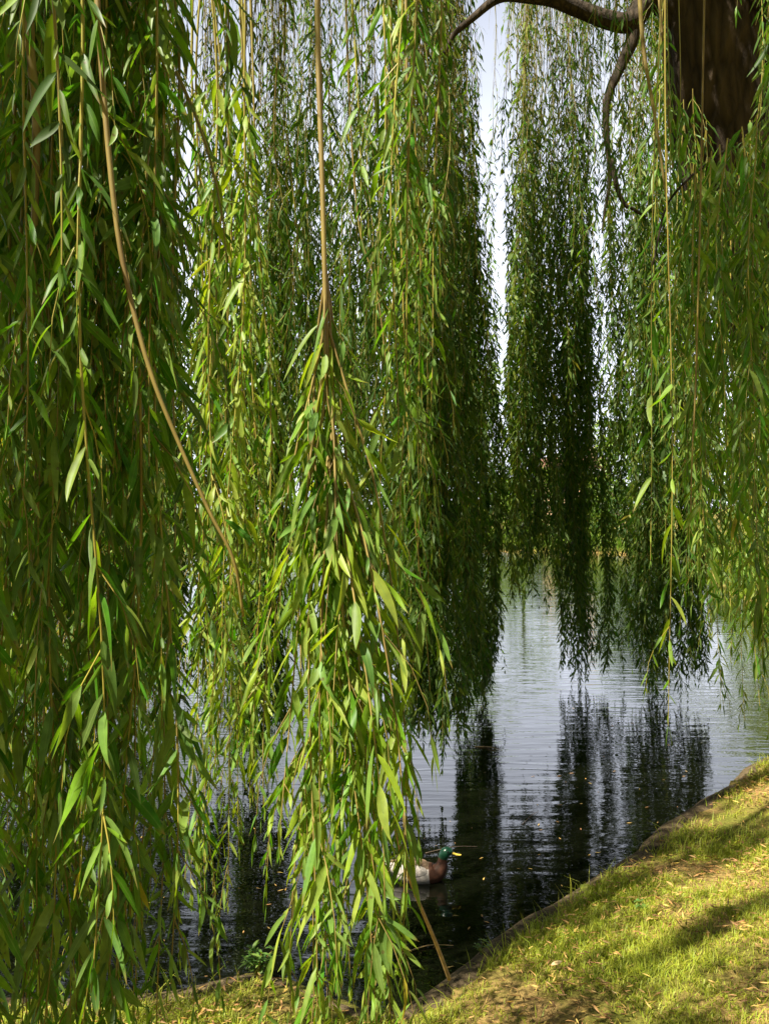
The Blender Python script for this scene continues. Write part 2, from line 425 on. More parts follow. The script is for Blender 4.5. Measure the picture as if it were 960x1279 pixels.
# resample finer
sf = np.arange(0, s_[-1], 0.025)
Ex = np.interp(sf, s_, E[:, 0]); Ey = np.interp(sf, s_, E[:, 1]); Nx = np.interp(sf, s_, Nn[:, 0]); Ny = np.interp(sf, s_, Nn[:, 1])
wf = 0.02 * np.sin(sf * 2.9) + 0.010 * np.sin(sf * 7.3 + 1) + 0.004 * np.sin(sf * 19 + 2)
for (o_, z_) in prof:
    oo = o_ + wf * (1 if o_ < 0.1 else .5)
    nzv = np.array([[noise.noise(Vector((a * 6, o_ * 9, 2))), noise.noise(Vector((a * 19, o_ * 25, 5)))] for a in sf])
    oo = oo + 0.018 * nzv[:, 0] + 0.008 * nzv[:, 1]
    zz = z_ + 0.012 * nzv[:, 0] + 0.007 * nzv[:, 1]
    seg.append(np.stack([Ex + Nx * oo, Ey + Ny * oo, zz], -1))
S = np.stack(seg, 1).reshape(-1, 3); kk = len(prof)
i = np.arange(len(sf) - 1)[:, None] * kk; j = np.arange(kk - 1)[None]
Q = np.stack([i + j, i + j + 1, i + kk + j + 1, i + kk + j], -1).reshape(-1, 4)
M['earth'] = simple('earth_lip', (0.07, 0.05, 0.03), 0.95, 0.1, nscale=22, var=0.55, bump=1.0, color2=(0.15, 0.11, 0.06))
lip = mesh_np('bank_edge', S, [Q], M['earth']); tag(lip, kind='structure')

# ------------------------------------------------------------------ leaves and strands
DOWN = np.array([0, 0, -1.0])


def leaves(P, dirv, side, Ln, Wd, droop, twist, rows, tint, fold=0.25, bend=None):
    """many lanceolate leaves at once; rows == 0 -> one folded quad each"""
    n = len(P)
    if n == 0: return np.zeros((0, 3)), np.zeros((0, 4), int), np.zeros((0, 3))
    nrm = norm(np.cross(dirv, side))
    if rows == 0:
        mid = P + dirv * (Ln * 0.42)[:, None] + DOWN * (droop * Ln * 0.18)[:, None]
        tip = P + dirv * Ln[:, None] * 0.9 + DOWN * (droop * Ln * 0.8)[:, None]
        a = mid + side * Wd[:, None] * 0.5 + nrm * (Wd * fold)[:, None]
        b = mid - side * Wd[:, None] * 0.5 + nrm * (Wd * fold)[:, None]
        V = np.stack([P, a, tip, b], 1).reshape(-1, 3)
        Q = np.arange(n * 4).reshape(n, 4)
        D = np.zeros((n, 4, 3)); D[:, :, 0] = tint[:, None]; D[:, 2, 1] = 1; D[:, 1, 2] = 1; D[:, 3, 2] = -1
        return V, Q, D.reshape(-1, 3)
    R = rows + 1
    t = np.linspace(0, 1, R)
    prof = np.array([0.06, *(np.power(t[1:-1], 0.55) * np.power(1 - t[1:-1], 0.85) * 1.95), 0.01])
    prof = np.clip(prof, 0, 1)
    Vs = np.zeros((n, R, 3, 3)); D = np.zeros((n, R, 3, 3))
    for r in range(R):
        tt = t[r]
        c = P + dirv * (Ln * tt * (1 - 0.12 * tt))[:, None] + DOWN * (droop * Ln * tt * tt)[:, None]
        if bend is not None: c = c + side * (bend * Ln * tt * tt)[:, None]
        ang = twist * tt
        sdv = side * np.cos(ang)[:, None] + nrm * np.sin(ang)[:, None]
        nv = -side * np.sin(ang)[:, None] + nrm * np.cos(ang)[:, None]
        ww = Wd * 0.5 * prof[r]
        Vs[:, r, 1] = c
        Vs[:, r, 0] = c - sdv * ww[:, None] + nv * (ww * fold * 2)[:, None]
        Vs[:, r, 2] = c + sdv * ww[:, None] + nv * (ww * fold * 2)[:, None]
        D[:, r, :, 1] = tt
        D[:, r, 0, 2] = -1; D[:, r, 2, 2] = 1
    D[..., 0] = tint[:, None, None]
    b = (np.arange(n) * R * 3)[:, None, None]
    i = (np.arange(R - 1) * 3)[None, :, None]; j = np.array([0, 1])[None, None, :]
    Q = np.stack([b + i + j, b + i + j + 1, b + i + j + 4, b + i + j + 3], -1).reshape(-1, 4)
    return Vs.reshape(-1, 3), Q, D.reshape(-1, 3)


def strand(stem, lf, top, bot, rows=6, leaf=0.11, spacing=0.024, bare=0.0, twigs=0.09, twl=0.32, rad=0.0032,
           sides=4, wander=0.045, ang=0.75, ease=0.45, wscale=1.0, seed=None, tshift=0.0, side_twigs=True, thin=1.0):
    """one hanging shoot from top to bot with side shoots and leaves; appends to the buffers"""
    r = np.random.default_rng(seed if seed is not None else int(rng.integers(1 << 31)))
    top = np.asarray(top, float); bot = np.asarray(bot, float)
    Ltot = np.linalg.norm(top - bot)
    n = max(6, int(Ltot / 0.06))
    s = np.linspace(0, 1, n)
    e = 1 - np.power(1 - s, 1 / max(ease, 0.05)) if ease < 1 else s
    P = np.empty((n, 3))
    P[:, :2] = top[:2] + (bot[:2] - top[:2]) * e[:, None]
    P[:, 2] = top[2] + (bot[2] - top[2]) * s
    ph = r.uniform(0, 6.28, 6); am = wander * r.uniform(0.4, 1.2, 4)
    env = np.minimum(1, s * 4)
    lz = s * Ltot
    P[:, 0] += env * (am[0] * np.sin(lz * 1.5 + ph[0]) + 0.35 * am[1] * np.sin(lz * 5.2 + ph[1]))
    P[:, 1] += env * (am[2] * np.sin(lz * 1.3 + ph[2]) + 0.35 * am[3] * np.sin(lz * 4.7 + ph[3]))
    if stem is not None:
        v, q, t_ = tube(P, rad * (1.0 - 0.72 * s), sides, cap=False)
        stem.add(v, q)
    axes = [(P, lz, bare)]
    if side_twigs and twigs > 0:
        pos = np.arange(Ltot * bare + 0.05, Ltot - 0.08, twigs * 1.0)
        for q0 in pos:
            if r.random() < 0.25: continue
            b = np.array([np.interp(q0, lz, P[:, k_]) for k_ in range(3)])
            tl = twl * r.uniform(0.35, 1.15) * min(1, (Ltot - q0) / 0.35 + 0.35)
            a = r.uniform(0, 2 * math.pi)
            m_ = max(4, int(tl / 0.05))
            u = np.linspace(0, 1, m_)
            hor = tl * r.uniform(0.18, 0.42)
            Tp = b + np.stack([np.cos(a) * hor * (1 - (1 - u) ** 2), np.sin(a) * hor * (1 - (1 - u) ** 2), -tl * u * (0.75 + 0.25 * u)], -1)
            if stem is not None:
                v, q, t_ = tube(Tp, rad * 0.42 * (1 - 0.6 * u), 3, cap=False)
                stem.add(v, q)
            axes.append((Tp, u * tl, 0.08))
    PB, DB, SB, LB = [], [], [], []
    for (Pa, la, br) in axes:
        tot = la[-1]
        q = np.arange(tot * br + 0.01, tot, spacing)
        if len(q) == 0: continue
        q = q + r.uniform(-0.3, 0.3, len(q)) * spacing
        q = np.r_[q, tot, tot]
        q = np.clip(q, 0, tot)
        B = np.stack([np.interp(q, la, Pa[:, k_]) for k_ in range(3)], -1)
        Tg = norm(np.stack([np.interp(q, la, np.gradient(Pa[:, k_], la)) for k_ in range(3)], -1))
        az = r.uniform(0, 6.28) + np.arange(len(q)) * 2.4 + r.uniform(-0.6, 0.6, len(q))
        rad_ = np.stack([np.cos(az), np.sin(az), np.zeros(len(q))], -1)
        th = ang * r.uniform(0.45, 1.25, len(q)) * np.where(q > tot - 0.03, 0.35, 1)
        d = norm(Tg * np.cos(th)[:, None] + rad_ * np.sin(th)[:, None])
        ro = r.normal(0, 1.0, len(q))
        sdv = norm(np.cross(d, DOWN + 0.001) + 1e-6)
        nr = np.cross(d, sdv)
        sdv = norm(sdv * np.cos(ro)[:, None] + nr * np.sin(ro)[:, None])
        f = np.clip((tot - q) / 0.18, 0.45, 1)       # young leaves near the tip are smaller
        PB.append(B); DB.append(d); SB.append(sdv); LB.append(leaf * r.uniform(0.48, 1.2, len(q)) * f)
    P_, d_, s_v, L_ = (np.concatenate(x) for x in (PB, DB, SB, LB))
    nn = len(P_)
    if thin < 1:
        fr = (top[2] - P_[:, 2]) / max(top[2] - bot[2], .1)
        kp = r.uniform(0, 1, nn) < thin + (1 - thin) * np.clip((fr - 0.26) / 0.38, 0, 1)
        P_, d_, s_v, L_ = P_[kp], d_[kp], s_v[kp], L_[kp]; nn = len(P_)
    W_ = L_ * r.uniform(0.115, 0.215, nn) * wscale * (1.12 if rows > 0 else 1)
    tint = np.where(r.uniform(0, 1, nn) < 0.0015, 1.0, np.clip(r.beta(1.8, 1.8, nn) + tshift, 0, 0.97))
    v, q, D = leaves(P_, d_, s_v, L_, W_, r.uniform(-0.15, 0.7, nn) * r.uniform(0.4, 1.1, nn), r.normal(0, 1.3, nn), rows, tint, 0.22, bend=r.normal(0, 0.13, nn))
    lf.add(v, q, None, D)


tree = empty('willow_tree', (3.4, 6.75, 0.2))
tag(tree, 'huge weeping willow with dark furrowed trunk, leafy strands hanging down everywhere to the water', 'tree')
T0 = np.array([3.4, 6.75, 0.2])
NPARTS = [0]
rs, rl = Buf(), Buf()      # shoots and leaves of the strands beyond the hundred that show largest; rl also takes the unseen shade strands


def add_branch(stem, lf, label=None, mleaf=None, mstem=None, anchor=None):
    """a hanging branch of the willow: stem mesh with its leaves as sub-part"""
    a = np.asarray(anchor) if anchor is not None else np.concatenate(stem.V)[0]
    stem.shift(a); lf.shift(a)
    so_ = stem.build('hanging_branch', mstem or M['stem'], tree, loc=tuple(a - T0))
    lf.build('leaves', mleaf or M['leaf'], so_)
    if label: so_['label'] = label
    NPARTS[0] += 1
    return so_


# trunk: leans left as it rises; base just outside the right edge of the view
tp = [at(1062, 985, 6.75), at(1058, 930, 6.75), at(1048, 800, 6.75), at(1012, 560, 6.7), at(950, 330, 6.6), at(904, 150, 6.55), at(888, 20, 6.5), at(880, -120, 6.5), at(874, -230, 6.5)]
tp[0][2] = 0.0; tp[1][2] = 0.25
Pt = spline(tp, 60)
zt = (Pt[:, 2])
Rt = 0.345 + 0.22 * np.exp(-zt / 0.35) + 0.02 * np.sin(zt * 1.7)
bt = Buf()
v, q, t = tube(Pt, Rt, 72, lump=0.055, seed=3); bt.add(v, q, t)
bt.shift(T0); bt.build('trunk', M['bark'], tree)


def limb(pts, r0, r1, seed=0, n=40, sides=12, lump=0.1, name='limb', mat=None):
    P = spline(pts, n)
    u = np.linspace(0, 1, n)
    r2 = np.random.default_rng(seed)
    ph = r2.uniform(0, 6, 3)
    kn = 0.012 * (r0 / 0.07)
    P[:, 0] += kn * np.sin(u * 17 + ph[0]) * u; P[:, 2] += kn * np.sin(u * 21 + ph[1]) * u
    b = Buf(); v, q, t = tube(P, r0 + (r1 - r0) * u ** 0.8, sides, lump=lump, seed=seed); b.add(v, q, t)
    b.shift(T0)
    return b.build(name, mat or M['limb'], tree)


fork = at(874, -215, 6.5)
# the limb arching left across the top of the view and the broken one dropping from it
limb([at(868, 60, 6.45), at(835, 10, 6.4), at(806, 4, 6.35), at(786, 26, 6.3), at(756, 24, 6.3), at(720, 10, 6.3), at(688, -3, 6.25), at(650, -4, 6.2), at(622, 0, 6.15), at(596, 18, 6.1), at(568, 42, 6.1), at(552, 70, 6.1)], 0.10, 0.012, 1, n=70)
limb([at(790, 22, 6.3), at(789, 52, 6.3), at(774, 84, 6.28), at(760, 118, 6.26), at(757, 170, 6.25), at(760, 235, 6.25), at(752, 290, 6.25)], 0.055, 0.006, 2, n=60)
limb([at(762, 200, 6.25), at(776, 250, 6.2), at(792, 262, 6.2), at(806, 272, 6.2)], 0.02, 0.007, 3, n=20)
limb([at(905, 30, 6.4), at(945, -6, 6.2), at(985, 10, 6.0), at(1060, -20, 5.6), at(1200, -80, 5.0)], 0.12, 0.05, 4)

limb_ends = []


def big_limb(end, seed, r0=0.14, r1=0.02):
    end = np.asarray(end, float)
    f = fork + np.array([0, 0, 0.1])
    m1 = f + (end - f) * 0.3; m1[2] = max(f[2], end[2]) * 0.55 + f[2] * .45 + 0.55
    m2 = f + (end - f) * 0.7; m2[2] = max(f[2], end[2]) + 0.35
    limb([fork, m1, m2, end], r0, r1, seed, n=36, sides=10)


# ---------------------------------------------------- far columns hanging over the water
# (px centre, half width px, y bottom, D, strands, y where sparse part begins, sparse above?, spread depth)
LIMBTOPS = []


def column(px, hw, ybot, D, n, density=1.0, ytop=-60, sparse_y=None, taper=0.6, leaf=0.125, label=None, drift=0, tshift=0.0, as_part=True, lf=None, st=None, twl=0.34, hwtop=None, thin=1.0):
    own = lf is None
    if own: st = Buf(); lf = Buf()
    r = np.random.default_rng(int(px * 7 + ybot))
    wX = hw / F * D
    hwtop = hwtop or hw
    wT = hwtop / F * D
    c0 = at(px + drift, ytop, D)
    for i_ in range(n):
        a = r.uniform(0, 6.28); rr_ = math.sqrt(r.uniform(0, 1))
        ox, oy = math.cos(a) * rr_ * wX, math.sin(a) * rr_ * max(wX, 0.25)
        bx = at(px, ybot, D)
        up = (rr_ ** 1.5) * taper * r.uniform(0.3, 1.2) + r.uniform(0, 0.35)
        if r.random() < 0.25: up += r.uniform(0.3, 1.6)
        b = bx + np.array([ox, oy, up])
        t_ = c0 + np.array([math.cos(a) * rr_ * wT, oy, r.uniform(-0.2, 0.4)])
        if t_[2] < b[2] + 0.8: t_[2] = b[2] + 0.8
        strand(st, lf, t_, b, rows=0, leaf=leaf, spacing=0.030 / density, twigs=0.15 / density, twl=twl, rad=0.004, sides=3, wander=0.07, ease=0.9, wscale=1.25, tshift=tshift, bare=0.0, thin=thin)
    if own:
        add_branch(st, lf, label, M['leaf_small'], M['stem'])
    LIMBTOPS.append(c0)


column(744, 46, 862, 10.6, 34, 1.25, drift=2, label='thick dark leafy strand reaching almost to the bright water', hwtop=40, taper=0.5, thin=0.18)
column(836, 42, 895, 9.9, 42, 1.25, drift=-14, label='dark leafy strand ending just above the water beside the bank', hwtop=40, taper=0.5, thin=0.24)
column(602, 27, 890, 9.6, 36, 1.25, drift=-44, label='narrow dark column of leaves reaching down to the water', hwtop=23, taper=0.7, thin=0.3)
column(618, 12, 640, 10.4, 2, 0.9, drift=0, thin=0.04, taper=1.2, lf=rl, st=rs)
column(658, 28, 740, 10.2, 18, 1.05, drift=-1, label='sunlit green strand hanging left of the bright gap', tshift=0.15, hwtop=24, taper=0.9, thin=0.25)  # lighter leaf tint paints extra sunlight onto this strand
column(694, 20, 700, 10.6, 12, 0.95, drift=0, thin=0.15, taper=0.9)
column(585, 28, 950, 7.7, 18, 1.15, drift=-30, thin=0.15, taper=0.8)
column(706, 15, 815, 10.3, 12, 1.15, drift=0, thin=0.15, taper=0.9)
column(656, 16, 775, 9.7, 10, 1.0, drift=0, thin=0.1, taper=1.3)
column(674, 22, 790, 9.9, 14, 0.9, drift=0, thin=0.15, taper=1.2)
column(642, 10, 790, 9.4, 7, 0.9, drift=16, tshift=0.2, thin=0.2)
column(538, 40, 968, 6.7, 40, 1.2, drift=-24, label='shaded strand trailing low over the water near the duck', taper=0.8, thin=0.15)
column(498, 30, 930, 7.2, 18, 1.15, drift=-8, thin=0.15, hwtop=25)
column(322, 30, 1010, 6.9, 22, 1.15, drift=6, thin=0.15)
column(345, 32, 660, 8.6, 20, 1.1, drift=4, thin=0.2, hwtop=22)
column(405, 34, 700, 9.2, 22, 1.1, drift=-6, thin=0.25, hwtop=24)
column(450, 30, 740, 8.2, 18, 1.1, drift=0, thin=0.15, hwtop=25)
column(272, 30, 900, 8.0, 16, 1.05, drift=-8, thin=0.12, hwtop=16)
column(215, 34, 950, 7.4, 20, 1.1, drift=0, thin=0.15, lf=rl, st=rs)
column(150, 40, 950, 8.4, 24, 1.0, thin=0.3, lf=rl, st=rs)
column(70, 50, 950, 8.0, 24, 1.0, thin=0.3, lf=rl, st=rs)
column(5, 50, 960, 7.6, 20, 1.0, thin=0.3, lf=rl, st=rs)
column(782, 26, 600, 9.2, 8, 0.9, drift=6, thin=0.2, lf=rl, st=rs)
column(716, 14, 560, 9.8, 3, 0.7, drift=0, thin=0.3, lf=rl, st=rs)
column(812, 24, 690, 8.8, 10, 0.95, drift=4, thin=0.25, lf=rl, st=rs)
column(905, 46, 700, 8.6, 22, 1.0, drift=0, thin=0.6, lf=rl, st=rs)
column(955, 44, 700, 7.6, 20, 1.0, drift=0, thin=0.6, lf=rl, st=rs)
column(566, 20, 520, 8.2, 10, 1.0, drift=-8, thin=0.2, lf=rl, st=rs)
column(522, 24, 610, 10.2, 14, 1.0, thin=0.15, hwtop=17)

# limbs that carry them, above the frame
for idx, (ex, ey, ez) in enumerate([(2.6, 10.6, 8.6), (1.1, 10.0, 8.3), (-1.2, 9.2, 7.6), (-3.4, 7.8, 6.9), (3.6, 9.4, 8.0), (0.4, 6.8, 6.4), (-2.2, 6.2, 6.2), (-0.6, 3.4, 5.2), (-2.6, 2.2, 4.9), (1.6, 2.8, 5.0), (3.0, 3.4, 5.2), (-1.6, -1.6, 5.4), (5.4, 5.0, 6.6), (6.2, 8.6, 7.0)]):
    big_limb((ex, ey, ez), 20 + idx)

# ---------------------------------------------------- nearer strands, one part each
def near_strand(px, ybot, D, ytop=None, rows=6, label=None, dx=0, leaf=0.096, bare=0.0, spacing=0.024, twigs=0.12, twl=0.30, rad=0.0040, ang=0.72, tshift=0.0, mstem=None, ease=0.6, wander=0.035, buf=None):
    b = at(px, ybot, D)
    if ytop is None:
        t_ = at(px + dx, -40, D); t_[2] += 0.25 + rng.uniform(0, 0.5)
    else:
        t_ = at(px + dx, ytop, D)
    own = buf is None
    st, lf = (Buf(), Buf()) if own else buf
    strand(st, lf, t_, b, rows=rows, leaf=leaf, spacing=spacing, twigs=twigs, twl=twl, rad=rad, ang=ang, bare=bare, tshift=tshift, ease=ease, wander=wander)
    if own: return add_branch(st, lf, label, M['leaf'], mstem or M['stem'])


U = rng.uniform
# A: nearest curtain at the left edge
spec = []
for i_ in range(21):
    spec.append((-25 + i_ * 11.8 + U(-9, 9), U(1180, 1420), U(1.42, 1.95), U(-40, 40)))
for i_ in range(9):
    spec.append((U(-20, 200), U(420, 1000), U(1.42, 1.95), U(-30, 30)))
for (px, yb, D, dx) in spec:
    near_strand(px, yb, D, dx=dx, twigs=0.13, leaf=0.106, spacing=0.022)
# A2: a little deeper, left third
for i_ in range(16):
    near_strand(-20 + i_ * 13 + U(-8, 8), U(860, 1330) if i_ < 13 else U(560, 900), U(2.65, 3.3), dx=U(-30, 30), rows=4, leaf=0.108, buf=(rs, rl))
# sprays in the sun, some of it painted in by lighter leaf tint
for (px, yb, D, dx) in [(262, 1118, 2.35, 12), (283, 1135, 2.3, 0), (248, 1085, 2.45, 20), (303, 1060, 2.5, -10), (238, 1110, 2.6, 10), (318, 1000, 2.6, -16), (270, 960, 2.3, 6), (330, 930, 2.7, -20), (292, 820, 2.2, -6), (255, 700, 2.1, -4)]:
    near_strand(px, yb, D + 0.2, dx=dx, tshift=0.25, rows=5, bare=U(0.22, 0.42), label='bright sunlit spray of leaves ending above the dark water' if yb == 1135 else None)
# hanging twig with separate leaves near the top
near_strand(262, 330, 1.75, ytop=90, dx=-42, rows=6, twigs=0.3, spacing=0.03, tshift=0.1, label='short twig with pale leaves against the sky gap')
near_strand(300, 130, 1.8, dx=-20, rows=6, twigs=0.25, tshift=0.15, buf=(rs, rl))
near_strand(110, 330, 1.25, dx=-30, rows=6, twigs=0.25, buf=(rs, rl))

# central stem with its fork and the spray under it, leaf tint raised to paint sunlight
cs, cl = Buf(), Buf()
Pst = spline([at(396, -120, 1.62), at(397, 60, 1.62), at(402, 220, 1.60), at(407, 400, 1.59), at(410, 480, 1.58), at(413, 545, 1.58)], 40)
v, q, t = tube(Pst, np.linspace(0.0052, 0.0038, 40), 7); cs.add(v, q, t)
for (px, yb, D, fy, dx) in [(352, 1000, 1.95, 400, 0), (365, 1290, 1.9, 470, 0), (385, 1330, 1.85, 490, 0), (400, 1180, 2.0, 530, 0), (418, 1300, 1.75, 535, 0), (436, 1235, 1.8, 540, 0),
                        (452, 1330, 1.7, 540, 0), (466, 1275, 1.8, 505, 0), (486, 1300, 1.75, 460, 0), (492, 1190, 1.9, 330, 0), (500, 1215, 1.85, 400, 0), (470, 1120, 1.7, 520, 0), (428, 1050, 1.7, 545, 0), (375, 1060, 1.75, 430, 0), (492, 1010, 1.8, 360, 0), (445, 1130, 1.65, 545, 0),
                        (440, 1300, 1.9, 500, 0), (410, 1260, 1.8, 520, 0), (395, 1090, 1.8, 470, 0), (458, 1200, 1.85, 430, 0), (478, 1240, 1.8, 480, 0), (430, 900, 1.8, 300, 0), (380, 800, 1.85, 350, 0)]:
    px0 = np.interp(fy, [60, 220, 400, 480, 545], [397, 402, 407, 410, 413])
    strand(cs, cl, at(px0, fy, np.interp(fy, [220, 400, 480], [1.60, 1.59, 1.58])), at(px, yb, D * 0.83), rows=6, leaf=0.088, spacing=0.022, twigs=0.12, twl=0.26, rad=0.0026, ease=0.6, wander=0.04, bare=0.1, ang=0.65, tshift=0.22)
add_branch(cs, cl, 'long brown hanging stem forking into a bright spray of leaves in the middle', M['leaf'], M['twig'])

# upper middle, darker
for (px, yb, D, dx) in [(478, 660, 2.5, 0), (500, 560, 2.3, 6), (517, 720, 2.4, -4), (535, 600, 2.5, -8), (545, 520, 2.6, -14), (505, 360, 2.2, 0), (462, 430, 2.4, 10), (528, 860, 2.6, -30), (440, 300, 2.6, 10)]:
    near_strand(px, yb, D, dx=dx, rows=5, twigs=0.2, spacing=0.03)
# right curtain: bare stems in front of the trunk, leaves from below it
for (px, yb, D, dx) in [(835, 640, 3.2, 15), (852, 720, 3.2, 6), (868, 690, 3.3, 4), (885, 800, 3.2, 0), (902, 760, 3.3, -6), (920, 700, 3.4, -4), (940, 800, 3.3, -4), (962, 740, 3.3, 0), (845, 480, 3.1, 20), (876, 560, 3.2, 4), (912, 600, 3.4, -4), (950, 560, 3.4, 6), (828, 540, 3.3, 20),
                        (858, 430, 3.1, 0), (890, 460, 3.2, 0), (926, 500, 3.3, 0), (905, 620, 3.5, 0), (870, 640, 3.5, 0), (968, 480, 3.2, 0)]:
    if px > 838 and px < 950 and U(0, 1) < 0.8:
        near_strand(px, yb, D, dx=dx * 0.3, rows=4, twigs=0.12, ytop=250 - (px - 830) * 0.85 + U(-8, 12), rad=0.0026)
    else:
        y0 = U(150, 225) if px > 838 and px < 950 else U(60, 160)
        near_strand(px, yb, D, dx=dx, rows=4, twigs=0.12, bare=min(0.6, (y0 + 140) / (yb + 140)), rad=0.0024)
for (px, yb, D, dx) in [(900, 880, 4.2, 0), (925, 900, 4.3, 0), (945, 880, 4.0, 0), (962, 930, 4.2, 0), (880, 790, 4.6, 0), (912, 830, 4.5, 0), (970, 850, 3.8, 0), (935, 760, 3.8, 0), (955, 840, 4.4, 0)]:
    near_strand(px, yb, D, dx=dx, rows=3, twigs=0.15, tshift=0.2, ytop=300, buf=(rs, rl))  # leaf tint raised so these strands look sunlit
near_strand(832, 905, 1.9, dx=-6, bare=0.64, rad=0.0024, rows=6, twigs=0.5, twl=0.14, spacing=0.040, leaf=0.086, tshift=0.2, label='single slender sprig of pale leaves dangling before the water', wander=0.012)
near_strand(815, 700, 2.1, dx=14, bare=0.7, rad=0.0022, rows=6, twigs=0.5, twl=0.14, spacing=0.040, leaf=0.086, tshift=0.1, wander=0.012)

limb([at(1090, 20, 3.3), at(1010, 95, 3.3), at(950, 148, 3.3), at(900, 192, 3.25), at(858, 225, 3.2), at(830, 262, 3.2), at(815, 330, 3.15)], 0.010, 0.003, 9, n=40)
for (px, yb, D, b_) in [(832, 430, 4.6, 0.25), (952, 360, 4.8, 0.1), (820, 300, 5.0, 0.1), (765, 330, 5.6, 0.05), (778, 420, 5.6, 0.2), (745, 380, 5.7, 0.15)]:
    near_strand(px, yb, D, rows=3, twigs=0.16, bare=b_, rad=0.003, buf=(rs, rl))
for (px, yb, D) in [(868, 600, 2.75), (888, 690, 2.8), (908, 560, 2.7), (926, 740, 2.8), (944, 640, 2.7), (962, 820, 2.7), (955, 520, 2.8), (898, 470, 2.9), (936, 470, 2.9)]:
    near_strand(px, yb, D, rows=4, twigs=0.13, ytop=235 - (px - 830) * 0.8 if px < 950 else None, rad=0.0026, leaf=0.105)
# bare brown stems
def bare_stem(pts, r0, r1, label=None, mat=None, name='stem'):
    P = spline(pts, 40)
    b = Buf(); v, q, t = tube(P, np.linspace(r0, r1, 40), 7, lump=0.08); b.add(v, q, t); b.shift(T0)
    o = b.build(name, mat or M['twig'], tree)
    if label: o['label'] = label
    return o


bare_stem([at(118, -60, 1.45), at(130, 120, 1.45), at(146, 280, 1.45), at(165, 380, 1.45), at(190, 470, 1.45), at(222, 550, 1.46), at(262, 640, 1.47), at(292, 700, 1.48), at(304, 770, 1.5)], 0.0048, 0.0022, 'bare brown stem slanting down through the left curtain')
bare_stem([at(492, 1020, 2.9), at(498, 1060, 2.95), at(520, 1120, 3.1), at(545, 1180, 3.25), at(561, 1223, 3.32)], 0.004, 0.0075, 'dry leafless end of a strand touching the bank', M['stick'])
bare_stem([at(36, -60, 1.5), at(38, 60, 1.5), at(46, 160, 1.5), at(40, 400, 1.5)], 0.010, 0.005)
bare_stem([at(165, -60, 2.4), at(166, 90, 2.4), at(170, 260, 2.4)], 0.012, 0.007, mat=M['limb'])
bare_stem([at(506, -60, 2.6), at(508, 100, 2.6), at(511, 240, 2.6)], 0.005, 0.003)
bare_stem([at(795, -60, 3.2), at(803, 60, 3.2), at(818, 150, 3.2), at(832, 250, 3.2)], 0.009, 0.004)
bare_stem([at(818, -60, 3.3), at(826, 40, 3.3), at(834, 140, 3.3), at(840, 210, 3.3)], 0.006, 0.003)
bare_stem([at(880, -60, 2.6), at(874, 250, 2.6), at(868, 480, 2.6), at(864, 560, 2.6), at(862, 640, 2.6)], 0.0032, 0.0018)
bare_stem([at(430, -60, 3.4), at(436, 120, 3.4), at(448, 280, 3.4), at(470, 360, 3.4), at(484, 470, 3.4)], 0.004, 0.002)

# the uncountable rest of the foliage, one part: deeper strands and unseen ones added behind / beside the camera for shade


def rest(px, ybot, D, ytop=-60, rows=2, **kw):
    b = at(px, ybot, D); t_ = at(px + U(-25, 25), ytop, D); t_[2] += U(0.1, 0.5)
    if t_[2] < b[2] + 0.5: return
    strand(rs, rl, t_, b, rows=rows, leaf=kw.get('leaf', 0.11), spacing=kw.get('sp', 0.030), twigs=kw.get('tw', 0.15), twl=0.32, rad=0.0034, sides=3, wander=0.05, ease=0.8)


for i_ in range(34):
    rest(U(-20, 215), U(500, 1250), U(3.0, 5.5))
for i_ in range(14):
    rest(U(220, 345), U(500, 960), U(3.0, 5.0), ytop=U(200, 420))
for i_ in range(16):
    rest(U(345, 470), U(480, 700), U(3.2, 5.5), ytop=U(-60, 400))
for i_ in range(7):
    rest(U(470, 550), U(600, 800), U(3.4, 5.5), ytop=U(150, 400))
for i_ in range(9):
    rest(U(840, 965), U(560, 740), U(4.0, 6.0), ytop=230)

# gaps shaped into the added strands so chosen spots stay sunlit: boxes in (u, b), u across the sun's bearing, b the spot on the ground the ray would hit
TAN = math.tan(SUN_EL)
PERP = np.array([0.622, -0.783])
LIT = [(-1.50, -1.06, -2.5, -1.15), (-2.48, -2.12, -3.3, -1.5), (-2.62, -2.42, -5.4, -2.1), (-2.16, -1.86, -5.0, -2.1), (-2.5, -1.75, -5.4, -3.6), (-4.0, -3.65, -3.8, -3.0),
       (-7.15, -6.9, -10.5, -8.0), (-1.78, -1.70, -2.6, -1.2), (-1.95, -1.90, -2.4, -1.0), (-2.95, -2.82, -3.2, -1.5), (-3.0, -2.0, -9.0, -5.8)]


def shades(x, y, z0, z1, mg=0.16):
    u = PERP[0] * x + PERP[1] * y; v = SUN_AZ[0] * x + SUN_AZ[1] * y
    b0, b1 = v - z1 / TAN, v - z0 / TAN
    return any(a_ - mg < u < b_ + mg and b0 < d_ + mg and b1 > c_ - mg for a_, b_, c_, d_ in LIT)


# unseen strands added left of and behind the camera to cast shade
for i_ in range(70):
    x = U(-6.0, -1.3); y = U(-3.4, 1.4)
    zb = U(1.0, 2.8)
    if shades(x, y, zb, 5.2): continue
    strand(None, rl, (x, y, 5.2 + U(-0.5, 0.5)), (x + U(-.1, .1), y, zb), rows=0, leaf=0.12, spacing=0.03, twigs=0.17, twl=0.34, ease=0.9, wscale=1.25)
for i_ in range(50):
    x = U(-3, 4.5); y = U(-4.5, -1.2); zb = U(1.4, 3.2)
    strand(None, rl, (x, y, 5.2 + U(-0.5, 0.5)), (x, y, zb), rows=0, leaf=0.12, spacing=0.034, twigs=0.2, twl=0.34, ease=0.9, wscale=1.3)
